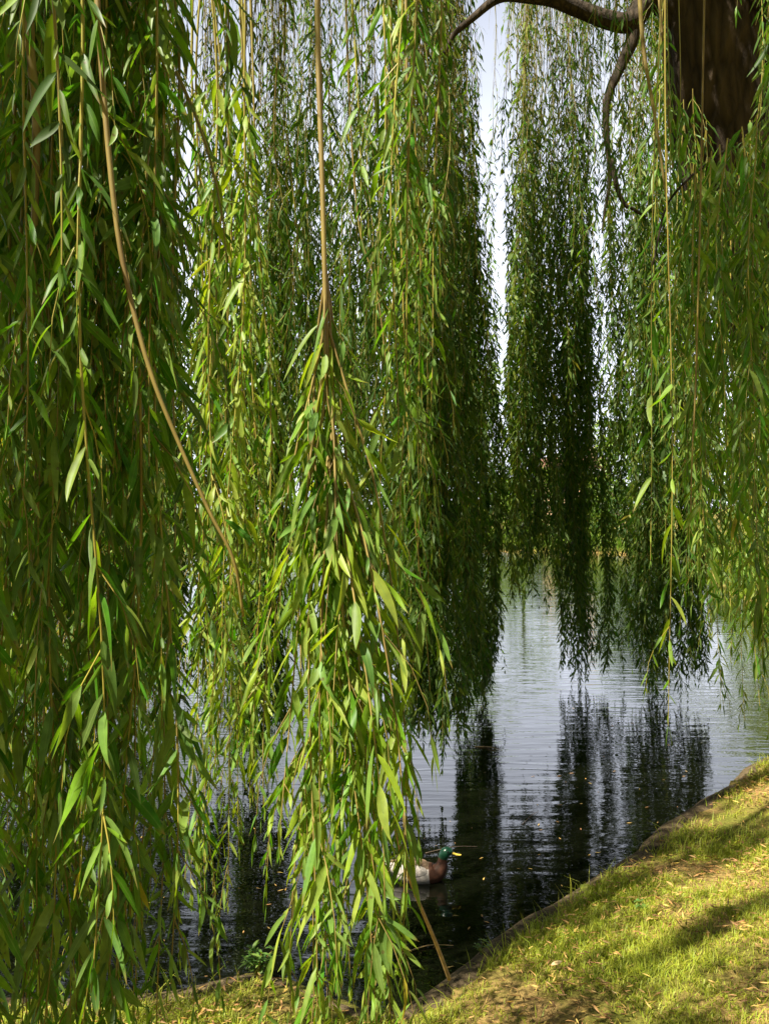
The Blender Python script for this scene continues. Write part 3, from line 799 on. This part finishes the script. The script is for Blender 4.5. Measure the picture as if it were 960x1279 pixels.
# unseen upper crown over the trunk and limbs, added and gapped to shape the shade
nc = 0
for i_ in range(2200):
    a = U(0, 6.28); r_ = math.sqrt(U(0, 1))
    x, y = -0.6 + math.cos(a) * r_ * 7.6, 3.0 + math.sin(a) * r_ * 8.0
    ztop = 8.8 - 3.0 * r_ ** 2 + U(-0.7, 0.4)
    zb = ztop - U(0.8, 2.2)
    fl = CAMZ + 0.556 * y + 0.25
    if y > 0 and zb < fl and abs(x) < 0.42 * y + 0.4: zb = fl
    if ztop < zb + 0.7: ztop = zb + 0.7
    if shades(x, y, zb, ztop): continue
    nc += 1
    if nc > 1000: break
    strand(None, rl, (x, y, ztop), (x, y, zb), rows=0, leaf=0.14, spacing=0.036, twigs=0.16, twl=0.42, ease=0.9, wscale=1.7)
print('crown strands', nc)
# unseen strands added right of the view for shade, carrying on the curtain
for i_ in range(50):
    y = U(4.5, 15); x = 0.43 * y + U(0.35, 4.0); z1 = U(6.0, 10.0); z0 = U(1.2, 4.5) if y > 8 else U(3.0, 5.0)
    if shades(x, y, z0, z1, 0.2): continue
    strand(None, rl, (x, y, z1), (x, y, z0), rows=0, leaf=0.14, spacing=0.038, twigs=0.18, twl=0.42, ease=0.9, wscale=1.7)
# unseen strands added overhead just to shade the trunk, the lawn and the upper curtain
for u, w_, n_, ba, bz, za, zb_ in ((-5.6, 0.9, 130, -8.0, -4.5, 6.2, 9.0), (-1.74, 0.22, 120, -2.7, -1.1, 4.8, 7.4), (-2.29, 0.06, 16, -5.0, -2.2, 4.6, 7.6), (-1.50, 0.16, 40, -4.6, -2.9, 4.6, 7.6), (-2.85, 0.12, 24, -5.5, -3.0, 4.8, 7.4), (-1.80, 0.12, 26, -5.6, -4.5, 5.0, 8), (-3.4, 0.4, 110, -10.0, -7.5, 6.5, 9.0)):
    for i_ in range(n_):
        uu = u + U(-w_, w_); z1 = U(za, zb_); z0 = z1 - U(1.0, 1.8)
        bb = U(ba, bz); v = bb + (z0 + z1) / 2 / TAN
        x = SUN_AZ[0] * v + PERP[0] * uu; y = SUN_AZ[1] * v + PERP[1] * uu
        if y > 0 and abs(x) < 0.43 * y + 0.3:
            z0 = max(z0, CAMZ + 0.556 * y + 0.2); z1 = max(z1, z0 + 0.7)
        strand(None, rl, (x, y, z1), (x, y, z0), rows=0, leaf=0.12, spacing=0.036, twigs=0.16, twl=0.25, ease=0.9, wscale=1.5, wander=0.02)
rs.shift(T0); rl.shift(T0)
o = rl.build('foliage', M['leaf_small'], tree); o['kind'] = 'stuff'  # visible leaves together with the unseen strands added for shade
o = rs.build('shoots', M['stem'], tree); o['kind'] = 'stuff'

# ------------------------------------------------------------------ lawn grass, fallen leaves
def land_points(n, x0, x1, y0, y1, smin=0.05, r=None):
    r = r or rng
    x = r.uniform(x0, x1, n); y = r.uniform(y0, y1, n)
    s = sdist(x, y)
    k_ = s > smin
    x, y, s = x[k_], y[k_], s[k_]
    vis = (np.abs(x) < 0.45 * y + 0.4) & (y > 2.6)
    x, y, s = x[vis], y[vis], s[vis]
    return x, y, s


def blades(n, box, hmin, hmax, wmin, wmax, smin=0.05, smax=99, lean=0.5):
    x, y, s = land_points(n, *box, smin=smin)
    k_ = s < smax; x, y, s = x[k_], y[k_], s[k_]
    pn = np.array([noise.noise(Vector((a * 1.6, b * 1.6, 3.1))) for a, b in zip(x, y)])
    pn2 = np.array([noise.noise(Vector((a * 7, b * 7, 1.1))) for a, b in zip(x, y)])
    keep = rng.uniform(-0.5, 0.45, len(x)) < 1.3 * pn + 0.9 * pn2 + 0.16
    x, y, s, pn = x[keep], y[keep], s[keep], pn[keep]
    nb = len(x)
    z = gheight(x, y, s) - 0.004
    P = np.stack([x, y, z], -1)
    a = rng.uniform(0, 6.28, nb)
    ln = rng.uniform(0.1, lean, nb) * 1.3
    d = norm(np.stack([np.cos(a) * ln, np.sin(a) * ln, np.ones(nb)], -1))
    side = np.stack([-np.sin(a + rng.normal(0, .5, nb)), np.cos(a), np.zeros(nb)], -1); side = norm(side)
    H = rng.uniform(hmin, hmax, nb) * (1 + 0.5 * pn)
    W = rng.uniform(wmin, wmax, nb)
    tip = P + d * H[:, None] + np.stack([np.cos(a), np.sin(a), -0.3 * np.ones(nb)], -1) * (H * rng.uniform(0.0, 0.6, nb))[:, None]
    mid = P + d * (H * 0.55)[:, None]
    V = np.stack([P - side * W[:, None] / 2, P + side * W[:, None] / 2, mid + side * W[:, None] * 0.42, mid - side * W[:, None] * 0.42, tip], 1)
    D = np.zeros((nb, 5, 3)); D[:, :, 0] = np.clip(rng.beta(2, 2, nb) * 0.9 + 0.25 * rng.uniform(0, 1, nb) ** 3 * 1.2 - pn * 0.15, 0, 1)[:, None]
    b = np.arange(nb)[:, None] * 5
    Q = b + np.array([[0, 1, 2, 3]]); T = b + np.array([[3, 2, 4]])
    return V.reshape(-1, 3), Q, T, D.reshape(-1, 3)


gb = Buf()
gb.add(*blades(170000, (-1.6, 3.6, 2.7, 5.2), 0.016, 0.046, 0.0024, 0.0048, smin=0.10, lean=0.9))
gb.add(*blades(9000, (-1.6, 3.6, 2.7, 6.2), 0.05, 0.085, 0.003, 0.005, smin=0.12, lean=1.2))
gb.add(*blades(90000, (-1.6, 5.0, 4.6, 10), 0.022, 0.050, 0.003, 0.006, smin=0.10))
gb.add(*blades(30000, (-1.8, 4.6, 2.7, 9.5), 0.05, 0.12, 0.003, 0.005, smin=0.06, smax=0.26, lean=0.9))
go = gb.build('grass', M['grass']); tag(go, 'short patchy sunlit grass on the sloping bank', 'grass', kind='stuff')


def ground_leaves(n, box, seed, smin=0.12):
    r = np.random.default_rng(seed)
    x, y, s = land_points(n, *box, smin=smin, r=r)
    pn = np.array([noise.noise(Vector((a * 2.2 + 5, b * 2.2, 7.1))) for a, b in zip(x, y)])
    k_ = r.uniform(-0.45, 0.75, len(x)) < pn
    x, y, s = x[k_], y[k_], s[k_]
    nb = len(x)
    z = gheight(x, y, s) + r.uniform(0.018, 0.045, nb)
    a = r.uniform(0, 6.28, nb)
    d = norm(np.stack([np.cos(a), np.sin(a), r.normal(0, 0.15, nb)], -1))
    side = norm(np.stack([-np.sin(a), np.cos(a), r.normal(0, 0.35, nb)], -1))
    Ln = r.uniform(0.015, 0.055, nb)
    return leaves(np.stack([x, y, z], -1), d, side, Ln, Ln * r.uniform(0.14, 0.24, nb), r.normal(-0.05, 0.12, nb), r.normal(0, 1.0, nb), 4, r.uniform(0, 1, nb), 0.3)


lb = Buf()
v, q, D = ground_leaves(70000, (-1.6, 4.6, 2.7, 8.5), 77); lb.add(v, q, None, D)
M['litter'] = leaf_mat('litter_leaf', (0.36, 0.19, 0.05), (0.42, 0.25, 0.08), (1.0, 0.8, 0.5), (0.45, 0.36, 0.05), rib=False, tw=0.15, tmin=0.45, tmax=1.3, rough=0.6)
lo = lb.build('fallen_leaves', M['litter']); tag(lo, 'scattered dry brown willow leaves lying in the grass', 'leaf litter', kind='stuff')


def single_leaf(px, py, rot, ln, mat, label, name='fallen_leaf', z=None, wid=0.2, twist=0.8, grp=None):
    D0 = (CAMZ - GROUND + 0.02) * F / (py - 639.5) if z is None else (CAMZ - z) * F / (py - 639.5)
    x, y = (px - 480) / F * D0, D0
    zz = (gheight(np.array([x]), np.array([y]), sdist(x, y))[0] + 0.035) if z is None else z
    v, q, D = leaves(np.array([[0, 0, 0.0]]), np.array([[math.cos(rot), math.sin(rot), 0.05]]), np.array([[-math.sin(rot), math.cos(rot), 0.25]]),
                     np.array([ln]), np.array([ln * wid]), np.array([0.05]), np.array([twist]), 8, np.array([0.6]), 0.2)
    o = mesh_np(name, v, [q], mat, data=D, loc=(x, y, zz)); tag(o, label, 'leaf', grp)
    return o


single_leaf(690, 1269, 0.05, 0.085, M['yellow_dead'], 'bright yellow fallen leaf at the bottom edge of the lawn')
single_leaf(770, 1212, 2.2, 0.075, M['pale_dead'], 'pale curled dry leaf lying on the sunlit grass')
single_leaf(776, 1250, 1.6, 0.07, M['yellow_dead'], 'narrow yellowish leaf upright in the grass below the pale curled leaf', twist=1.4, wid=0.14)
single_leaf(925, 1262, 2.6, 0.06, M['pale_dead'], 'small pale leaf in the shadow at the bottom right corner')
single_leaf(688, 1168, 0.6, 0.07, M['pale_dead'], 'broad tan dead leaf near the bank edge in mid lawn', wid=0.3)

# ------------------------------------------------------------------ weed plant at the water edge, small herbs
def rosette(px, D, h, n, seed, label, name='weed_plant', lw=0.34, spread=0.09, ln=0.05):
    r = np.random.default_rng(seed)
    x = (px - 480) / F * D; y = D
    z = gheight(np.array([x]), np.array([y]), sdist(x, y))[0]
    root = empty(name, (x, y, z)); tag(root, label, 'plant')
    st, lf = Buf(), Buf()
    for i_ in range(n):
        a = r.uniform(0, 6.28); hh = h * r.uniform(0.5, 1.0); sp = spread * r.uniform(0.2, 1)
        P = spline([(0, 0, -0.01), (math.cos(a) * sp * .4, math.sin(a) * sp * .4, hh * .6), (math.cos(a) * sp, math.sin(a) * sp, hh)], 8)
        v, q, t = tube(P, np.linspace(0.002, 0.001, 8), 4); st.add(v, q, t)
        k_ = 9
        u = r.uniform(0.2, 1, k_) ; u[-3:] = 1
        B = np.stack([np.interp(u, np.linspace(0, 1, 8), P[:, c_]) for c_ in range(3)], -1)
        az = np.arange(k_) * 2.4 + r.uniform(0, 6)
        d = norm(np.stack([np.cos(az), np.sin(az), r.uniform(0.1, 0.9, k_)], -1))
        sd_ = norm(np.stack([-np.sin(az), np.cos(az), r.normal(0, .2, k_)], -1))
        Ln = ln * r.uniform(0.6, 1.2, k_)
        v, q, D_ = leaves(B, d, sd_, Ln, Ln * lw, r.uniform(0.1, 0.5, k_), r.normal(0, .3, k_), 5, r.uniform(0.2, 0.9, k_), 0.15)
        lf.add(v, q, None, D_)
    st.build('stem', M['stem'], root); lf.build('leaves', M['weed_leaf'], root)


rosette(322, 3.78, 0.13, 16, 5, 'leafy green weed growing at the water edge between the hanging sprays', spread=0.10)
rosette(287, 3.85, 0.07, 8, 6, 'low broad-leaved weed left of the taller leafy weed', spread=0.07, ln=0.04)
rosette(600, 4.02, 0.05, 5, 7, 'tiny herb sprouting on the bank edge by the dry stick', spread=0.04, ln=0.03)
rosette(803, 4.35, 0.03, 5, 8, 'flat clover-like herb in the middle of the lawn', spread=0.05, ln=0.028, lw=0.7)

# ------------------------------------------------------------------ duck
def duck(px, py):
    D0 = CAMZ * F / (py - 639.5)
    x = (px - 480) / F * D0
    root = empty('mallard_duck', (x + 0.01, D0, 0.0), math.radians(-6)); root.scale = (0.92, 0.92, 0.92); tag(root, 'green-headed mallard drake swimming on the pond behind the hanging leaves', 'duck')
    # spine from tail to crown: (x, z, half width, half height)
    sp = [(-0.235, 0.082, 0.006, 0.004), (-0.20, 0.074, 0.026, 0.012), (-0.15, 0.055, 0.052, 0.034), (-0.08, 0.042, 0.078, 0.056), (0.0, 0.036, 0.088, 0.066), (0.07, 0.036, 0.082, 0.064),
          (0.125, 0.046, 0.062, 0.054), (0.152, 0.078, 0.040, 0.040), (0.160, 0.108, 0.027, 0.030), (0.163, 0.128, 0.025, 0.027), (0.170, 0.148, 0.030, 0.031), (0.182, 0.165, 0.031, 0.032), (0.200, 0.170, 0.024, 0.026), (0.216, 0.166, 0.013, 0.014), (0.222, 0.164, 0.004, 0.004)]
    S_ = spline(np.array(sp), 70)
    P = np.stack([S_[:, 0], np.zeros(70), S_[:, 1]], -1)
    T = norm(np.gradient(P, axis=0)); Up = np.stack([-T[:, 2], np.zeros(70), T[:, 0]], -1)
    k_ = 24; th = np.arange(k_) / k_ * 2 * math.pi
    V = P[:, None] + np.cos(th)[None, :, None] * np.array([0, 1, 0])[None, None] * S_[:, 2][:, None, None] + np.sin(th)[None, :, None] * Up[:, None] * S_[:, 3][:, None, None]
    V = V.reshape(-1, 3)
    i = np.arange(69)[:, None] * k_; j = np.arange(k_)[None]; k2 = (j + 1) % k_
    Q = np.stack([i + j, i + k2, i + k_ + k2, i + k_ + j], -1).reshape(-1, 4)
    mats = [simple('tail_black', (0.02, 0.018, 0.016), .6), simple('flank_grey', (0.36, 0.32, 0.28), .7, nscale=60, var=.2), simple('back_brown', (0.13, 0.085, 0.05), .7, nscale=40, var=.3),
            simple('breast_brown', (0.075, 0.03, 0.016), .6, nscale=50, var=.3), simple('neck_ring', (0.8, 0.8, 0.78), .6), simple('head_green', (0.006, 0.07, 0.03), .3, 0.8)]
    mi = []
    for a in range(69):
        for b_ in range(k_):
            s_top = math.sin(th[b_] + 0.13)
            u = a / 69
            xx = S_[a, 0]; zz = S_[a, 1]
            if a > 44 and zz > 0.118: m_ = 4 if zz < 0.127 else 5
            elif xx > 0.085: m_ = 3
            elif xx < -0.13: m_ = 0 if s_top < 0.3 else 1
            else: m_ = 2 if s_top > 0.62 else 1
            mi.append(m_)
    o = mesh_np('body', V, [Q], mats, root, mi=mi)
    # bill
    bs = spline(np.array([(0.212, 0.164, 0.010, 0.011), (0.228, 0.160, 0.010, 0.007), (0.25, 0.155, 0.012, 0.004), (0.268, 0.154, 0.009, 0.0025), (0.272, 0.154, 0.002, 0.001)]), 16)
    V = []
    for (a, b_, c_, d_) in bs:
        for t_ in np.arange(10) / 10 * 2 * math.pi: V.append((a, math.cos(t_) * c_, b_ + math.sin(t_) * d_))
    i = np.arange(15)[:, None] * 10; j = np.arange(10)[None]; k2 = (j + 1) % 10
    mesh_np('bill', np.array(V), [np.stack([i + j, i + k2, i + 10 + k2, i + 10 + j], -1).reshape(-1, 4)], simple('bill_yellow', (0.5, 0.36, 0.05), .4), root)
    em = simple('eye_black', (0.01, 0.01, 0.01), .1, 0.8)
    for s in (-1, 1):
        P_ = [(0.193, s * (0.024 + 0.004 * math.sin(t_)), 0.176) for t_ in np.linspace(0, math.pi / 2, 5)]
        v, q, t = tube(np.array([(0.193, s * 0.022, 0.176), (0.193, s * 0.026, 0.176), (0.193, s * 0.0285, 0.176), (0.193, s * 0.0295, 0.176)]), [0.005, 0.005, 0.0035, 0.001], 10)
        b = Buf(); b.add(v, q, t); b.build('eye', em, root)
        # folded wing, a lens lying along the flank
        ws = spline(np.array([(0.085, 0.062, 0.003, 0.004), (0.05, 0.07, 0.012, 0.026), (-0.03, 0.072, 0.013, 0.034), (-0.12, 0.074, 0.010, 0.022), (-0.19, 0.084, 0.004, 0.008), (-0.215, 0.09, 0.001, 0.002)]), 24)
        V = []
        for (a, b_, c_, d_) in ws:
            yo = np.interp(a, S_[:45, 0], S_[:45, 2]) * 0.80
            for t_ in np.arange(12) / 12 * 2 * math.pi:
                V.append((a, s * (yo + math.cos(t_) * c_ - 0.35 * math.sin(t_) * d_), b_ + math.sin(t_) * d_))
        i = np.arange(23)[:, None] * 12; j = np.arange(12)[None]; k2 = (j + 1) % 12
        mesh_np('wing', np.array(V), [np.stack([i + j, i + k2, i + 12 + k2, i + 12 + j], -1).reshape(-1, 4)], mats[1] if s < 0 else mats[2], root)


duck(516, 1098)

# ------------------------------------------------------------------ twigs and leaves afloat
def afloat(p0, p1, r0, label, mat='stick', name='floating_twig', bend=0.03):
    a = np.array([*gpt(*p0, h=2.0), 0.002]); b = np.array([*gpt(*p1, h=2.0), 0.004])
    mid = (a + b) / 2 + np.array([bend * 0.4, bend, 0.006])
    P = spline([a, mid, b], 20); c = P[0].copy()
    v, q, t = tube(P - c, np.linspace(r0, r0 * 0.4, 20), 6, lump=0.1); bf = Buf(); bf.add(v, q, t)
    o = bf.build(name, M[mat], loc=tuple(c)); tag(o, label, 'twig')
    return o


afloat((593, 933), (627, 938), 0.006, 'reddish brown twig floating beside the dark strand reflection')
afloat((500, 1192), (566, 1182), 0.004, 'pale straw-coloured twig floating close to the bank edge')
afloat((531, 1066), (596, 1058), 0.003, 'thin dark twig afloat just behind the duck', 'far_bark')
afloat((652, 1030), (672, 1014), 0.003, 'short dark twig afloat in the reflection right of the duck', 'far_bark')
r = np.random.default_rng(4)
n = 420
yy = 3.9 + 9 * r.uniform(0, 1, n) ** 1.6; xx = r.uniform(-0.4, 0.35, n) * yy
k_ = sdist(xx, yy) < -0.12
xx, yy = xx[k_], yy[k_]; n = len(xx)
a = r.uniform(0, 6.28, n)
Ln = r.uniform(0.012, 0.05, n)
v, q, D = leaves(np.stack([xx, yy, np.full(n, 0.004)], -1), np.stack([np.cos(a), np.sin(a), 0 * a], -1), np.stack([-np.sin(a), np.cos(a), 0 * a], -1), Ln, Ln * 0.25, 0 * a, 0 * a, 3, r.uniform(0, 1, n), 0.02)
fb = Buf(); fb.add(v, q, None, D); o = fb.build('floating_leaves', M['litter']); tag(o, 'small fallen leaves and specks floating on the dark pond', 'floating leaves', kind='stuff')

# ------------------------------------------------------------------ far bank: trees, shrubs, reeds, houses
def crown_points(n, lobes, r):
    w_ = np.array([l[3] ** 2 for l in lobes]); w_ = w_ / w_.sum()
    idx = r.choice(len(lobes), n, p=w_)
    Lb = np.array(lobes)[idx]
    d = norm(r.normal(size=(n, 3)))
    rad = Lb[:, 3] * (1 - 0.45 * r.uniform(0, 1, n) ** 2.2) * (1 + 0.10 * r.normal(size=n))
    return Lb[:, :3] + d * rad[:, None] * np.array([1, 1, 0.85]), d


def far_tree(x, y, h, wd, mat, label, seed, n=5200, leaf=0.30, low=0.22, name='tree', weep=False, trunk_r=0.2, cat='tree', group='trees on the far bank'):
    r = np.random.default_rng(seed)
    z0 = gheight(np.array([x]), np.array([y]), sdist(x, y))[0]
    root = empty(name, (x, y, z0)); tag(root, label, cat, group)
    tb = Buf()
    P = spline([(0, 0, -0.2), (0.1 * r.normal(), 0, h * 0.3), (0.25 * r.normal(), 0.2, h * 0.62), (0.2 * r.normal(), 0, h * 0.85)], 24)
    v, q, t = tube(P, np.linspace(trunk_r, trunk_r * 0.2, 24), 10, lump=0.08, seed=seed); tb.add(v, q, t)
    lobes = []
    for i_ in range(15):
        u = r.uniform(low, 0.95)
        a = r.uniform(0, 6.28)
        rad_here = wd * 0.5 * math.sin(math.pi * min(0.97, (u - low) / (1 - low) * 0.8 + 0.2)) ** 0.6
        ro = rad_here * r.uniform(0.35, 0.85)
        lobes.append((math.cos(a) * ro, math.sin(a) * ro, h * u, wd * r.uniform(0.13, 0.24)))
        b0 = P[int(min(23, u * 0.7 * 24))]
        v, q, t = tube(spline([b0, (b0 + np.array(lobes[-1][:3])) / 2 + np.array([0, 0, -0.2]), lobes[-1][:3]], 8), np.linspace(trunk_r * .3, 0.02, 8), 5); tb.add(v, q, t)
    tb.build('trunk', M['far_bark'], root)
    Pc, d = crown_points(n, lobes, r)
    keep = Pc[:, 2] > 0.12
    Pc, d = Pc[keep], d[keep]; n = len(Pc)
    dv = norm(d * 0.6 + r.normal(size=(n, 3)) * 0.7 + np.array([0, 0, -1.6 if weep else -0.3]))
    sd_ = norm(np.cross(dv, r.normal(size=(n, 3))))
    Ln = leaf * r.uniform(0.5, 1.2, n)
    v, q, D = leaves(Pc, dv, sd_, Ln, Ln * (0.3 if weep else 0.55), r.uniform(0, .3, n), 0 * Ln, 0, r.beta(2, 2, n), 0.15)
    cb = Buf(); cb.add(v, q, None, D); cb.build('crown', mat, root, smooth=False)
    return root


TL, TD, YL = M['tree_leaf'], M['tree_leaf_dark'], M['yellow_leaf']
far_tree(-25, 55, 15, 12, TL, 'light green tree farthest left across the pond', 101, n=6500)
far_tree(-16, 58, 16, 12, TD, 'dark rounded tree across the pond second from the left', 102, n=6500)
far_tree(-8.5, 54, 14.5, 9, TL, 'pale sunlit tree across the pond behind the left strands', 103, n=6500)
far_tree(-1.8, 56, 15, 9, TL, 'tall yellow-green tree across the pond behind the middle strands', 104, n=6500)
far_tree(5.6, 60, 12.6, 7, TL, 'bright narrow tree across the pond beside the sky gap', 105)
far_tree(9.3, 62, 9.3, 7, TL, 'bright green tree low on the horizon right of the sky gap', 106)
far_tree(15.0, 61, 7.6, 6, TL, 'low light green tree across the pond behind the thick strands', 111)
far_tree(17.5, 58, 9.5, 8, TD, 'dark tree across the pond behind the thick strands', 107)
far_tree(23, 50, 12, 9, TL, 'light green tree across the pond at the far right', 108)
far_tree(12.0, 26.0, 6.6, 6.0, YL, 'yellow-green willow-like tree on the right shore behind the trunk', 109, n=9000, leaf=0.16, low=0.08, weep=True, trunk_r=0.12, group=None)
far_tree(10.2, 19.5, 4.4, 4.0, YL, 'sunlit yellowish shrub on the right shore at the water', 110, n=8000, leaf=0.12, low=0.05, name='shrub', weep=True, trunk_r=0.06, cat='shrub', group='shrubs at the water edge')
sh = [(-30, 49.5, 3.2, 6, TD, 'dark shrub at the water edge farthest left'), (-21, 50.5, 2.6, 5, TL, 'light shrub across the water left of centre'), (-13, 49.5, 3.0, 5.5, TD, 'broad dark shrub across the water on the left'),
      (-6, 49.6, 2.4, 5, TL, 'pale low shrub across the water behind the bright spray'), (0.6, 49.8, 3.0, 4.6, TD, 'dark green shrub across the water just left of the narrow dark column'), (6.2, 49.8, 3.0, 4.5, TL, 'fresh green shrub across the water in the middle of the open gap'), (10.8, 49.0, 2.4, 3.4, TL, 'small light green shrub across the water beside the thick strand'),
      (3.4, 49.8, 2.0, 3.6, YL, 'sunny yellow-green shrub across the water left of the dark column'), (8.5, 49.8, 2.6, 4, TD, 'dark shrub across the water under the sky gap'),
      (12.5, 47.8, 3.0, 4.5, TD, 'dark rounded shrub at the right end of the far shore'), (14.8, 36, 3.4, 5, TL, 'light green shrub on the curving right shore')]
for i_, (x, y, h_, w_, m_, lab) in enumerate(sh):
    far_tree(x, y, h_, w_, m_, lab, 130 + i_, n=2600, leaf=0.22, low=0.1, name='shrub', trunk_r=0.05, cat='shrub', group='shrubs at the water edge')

# reeds and rough growth along the far shore
r = np.random.default_rng(8)
n = 48000
k_ = r.integers(0, len(POND), n)
bp_ = POND[k_] + r.normal(0, 0.5, (n, 2))
s = sdist(bp_[:, 0], bp_[:, 1])
ok = (s > 0.02) & (s < 1.6) & (bp_[:, 1] > 11)
bp_, s = bp_[ok], s[ok]; n = len(bp_)
P = np.stack([bp_[:, 0], bp_[:, 1], gheight(bp_[:, 0], bp_[:, 1], s) - 0.02], -1)
a = r.uniform(0, 6.28, n)
dv = norm(np.stack([np.cos(a) * .35, np.sin(a) * .35, np.ones(n)], -1))
sd_ = norm(np.stack([-np.sin(a), np.cos(a), 0 * a], -1))
cl_ = 0.5 + 0.5 * np.sin(P[:, 0] * 0.9) * np.cos(P[:, 1] * 0.7 + 1)
Ln = r.uniform(0.6, 1.15, n) * (0.75 + 1.0 * cl_)
v, q, D = leaves(P, dv, sd_, Ln, np.full(n, 0.05), r.uniform(0, .3, n), 0 * a, 0, r.beta(2, 2, n), 0.1)
rb = Buf(); rb.add(v, q, None, D); o = rb.build('reeds', M['tree_leaf'], smooth=False); tag(o, 'rough green reeds and grasses fringing the far shore', 'reeds', kind='stuff')

# brick houses beyond the far bank
M['brick'] = simple('brick_wall', (0.36, 0.19, 0.12), 0.85, 0.2, nscale=3, var=0.2)
M['render'] = simple('buff_wall', (0.60, 0.42, 0.25), 0.85, 0.2, nscale=1, var=0.08)
M['roof'] = simple('roof_tiles', (0.20, 0.10, 0.07), 0.8, 0.2, nscale=5, var=0.25)
M['glass'] = simple('window_glass', (0.03, 0.035, 0.04), 0.08, 0.8)
M['white'] = simple('white_paint', (0.78, 0.78, 0.75), 0.5)


def box(b, x0, x1, y0, y1, z0, z1):
    V = np.array([(x, y, z) for z in (z0, z1) for x, y in ((x0, y0), (x1, y0), (x1, y1), (x0, y1))], float)
    b.add(V, np.array([[0, 3, 2, 1], [4, 5, 6, 7], [0, 1, 5, 4], [1, 2, 6, 5], [2, 3, 7, 6], [3, 0, 4, 7]]))


def house(x, y, w_, d_, h_, wall, label):
    z0 = gheight(np.array([x]), np.array([y]), sdist(x, y))[0]
    root = empty('house', (x, y, z0)); tag(root, label, 'house', 'houses beyond the pond')
    b = Buf(); box(b, -w_ / 2, w_ / 2, -d_ / 2, d_ / 2, -1, h_); b.build('wall', wall, root, smooth=False)
    b = Buf(); e = 0.35; rh = d_ * 0.42
    V = np.array([(-w_ / 2 - e, -d_ / 2 - e, h_ - .05), (w_ / 2 + e, -d_ / 2 - e, h_ - .05), (w_ / 2 + e, d_ / 2 + e, h_ - .05), (-w_ / 2 - e, d_ / 2 + e, h_ - .05), (-w_ / 2 - e, 0, h_ + rh), (w_ / 2 + e, 0, h_ + rh)])
    b.add(V, np.array([[0, 1, 5, 4], [2, 3, 4, 5], [0, 3, 2, 1]]), np.array([[0, 4, 3], [1, 2, 5]]))
    ro = b.build('roof', M['roof'], root, smooth=False)
    b = Buf(); box(b, w_ * .25, w_ * .25 + .7, -.35, .35, h_ + rh * .5, h_ + rh + .8); b.build('chimney', wall, ro, smooth=False)
    for zz in (1.0, 3.7):
        for k_ in range(max(2, int(w_ / 3))):
            xc = -w_ / 2 + (k_ + 0.5) * w_ / max(2, int(w_ / 3))
            if zz == 1.0 and k_ == 0:
                b = Buf(); box(b, xc - .5, xc + .5, -d_ / 2 - .05, -d_ / 2 + .1, 0, 2.1); b.build('door', M['roof'], root, smooth=False); continue
            b = Buf(); box(b, xc - .6, xc + .6, -d_ / 2 - .06, -d_ / 2 + .1, zz, zz + 1.3); f_ = b.build('window', M['white'], root, smooth=False)
            b = Buf()
            box(b, xc - .52, xc - .04, -d_ / 2 - .08, -d_ / 2 - .05, zz + .08, zz + 1.22); box(b, xc + .04, xc + .52, -d_ / 2 - .08, -d_ / 2 - .05, zz + .08, zz + 1.22); b.build('pane', M['glass'], f_, smooth=False)


house(15.6, 76, 4.6, 4, 4.4, M['render'], 'buff house with tiled roof glimpsed through the gap in the strands')
house(-27.5, 86, 16, 8, 5.6, M['brick'], 'long red brick house glimpsed far left between the leaves')
# flowering shrub in front of the buff house
far_tree(13.6, 66, 2.0, 2.4, M['tree_leaf_dark'], 'small red-flowering shrub before the buff house', 160, n=1500, leaf=0.16, low=0.1, name='flower_shrub', trunk_r=0.04, cat='shrub', group=None)
M['petal'] = simple('red_petal', (0.55, 0.04, 0.05), 0.5)
root = [o for o in bpy.data.objects if o.name.startswith('flower_shrub')][0]
r = np.random.default_rng(3); n = 120
d = norm(r.normal(size=(n, 3))); d[:, 1] = -np.abs(d[:, 1])
Pc = d * np.array([1.15, 1.15, 0.9]) + np.array([0, 0, 1.1])
v, q, D = leaves(Pc, norm(r.normal(size=(n, 3))), norm(r.normal(size=(n, 3))), np.full(n, .18), np.full(n, .16), np.zeros(n), np.zeros(n), 0, np.full(n, .5), .1)
fb = Buf(); fb.add(v, q, None, D); fb.build('flowers', M['petal'], root, smooth=False)
print('hanging branches', sum(o.name.startswith('hanging_branch') for o in bpy.data.objects), 'verts', sum(len(o.data.vertices) for o in bpy.data.objects if o.type == 'MESH'))
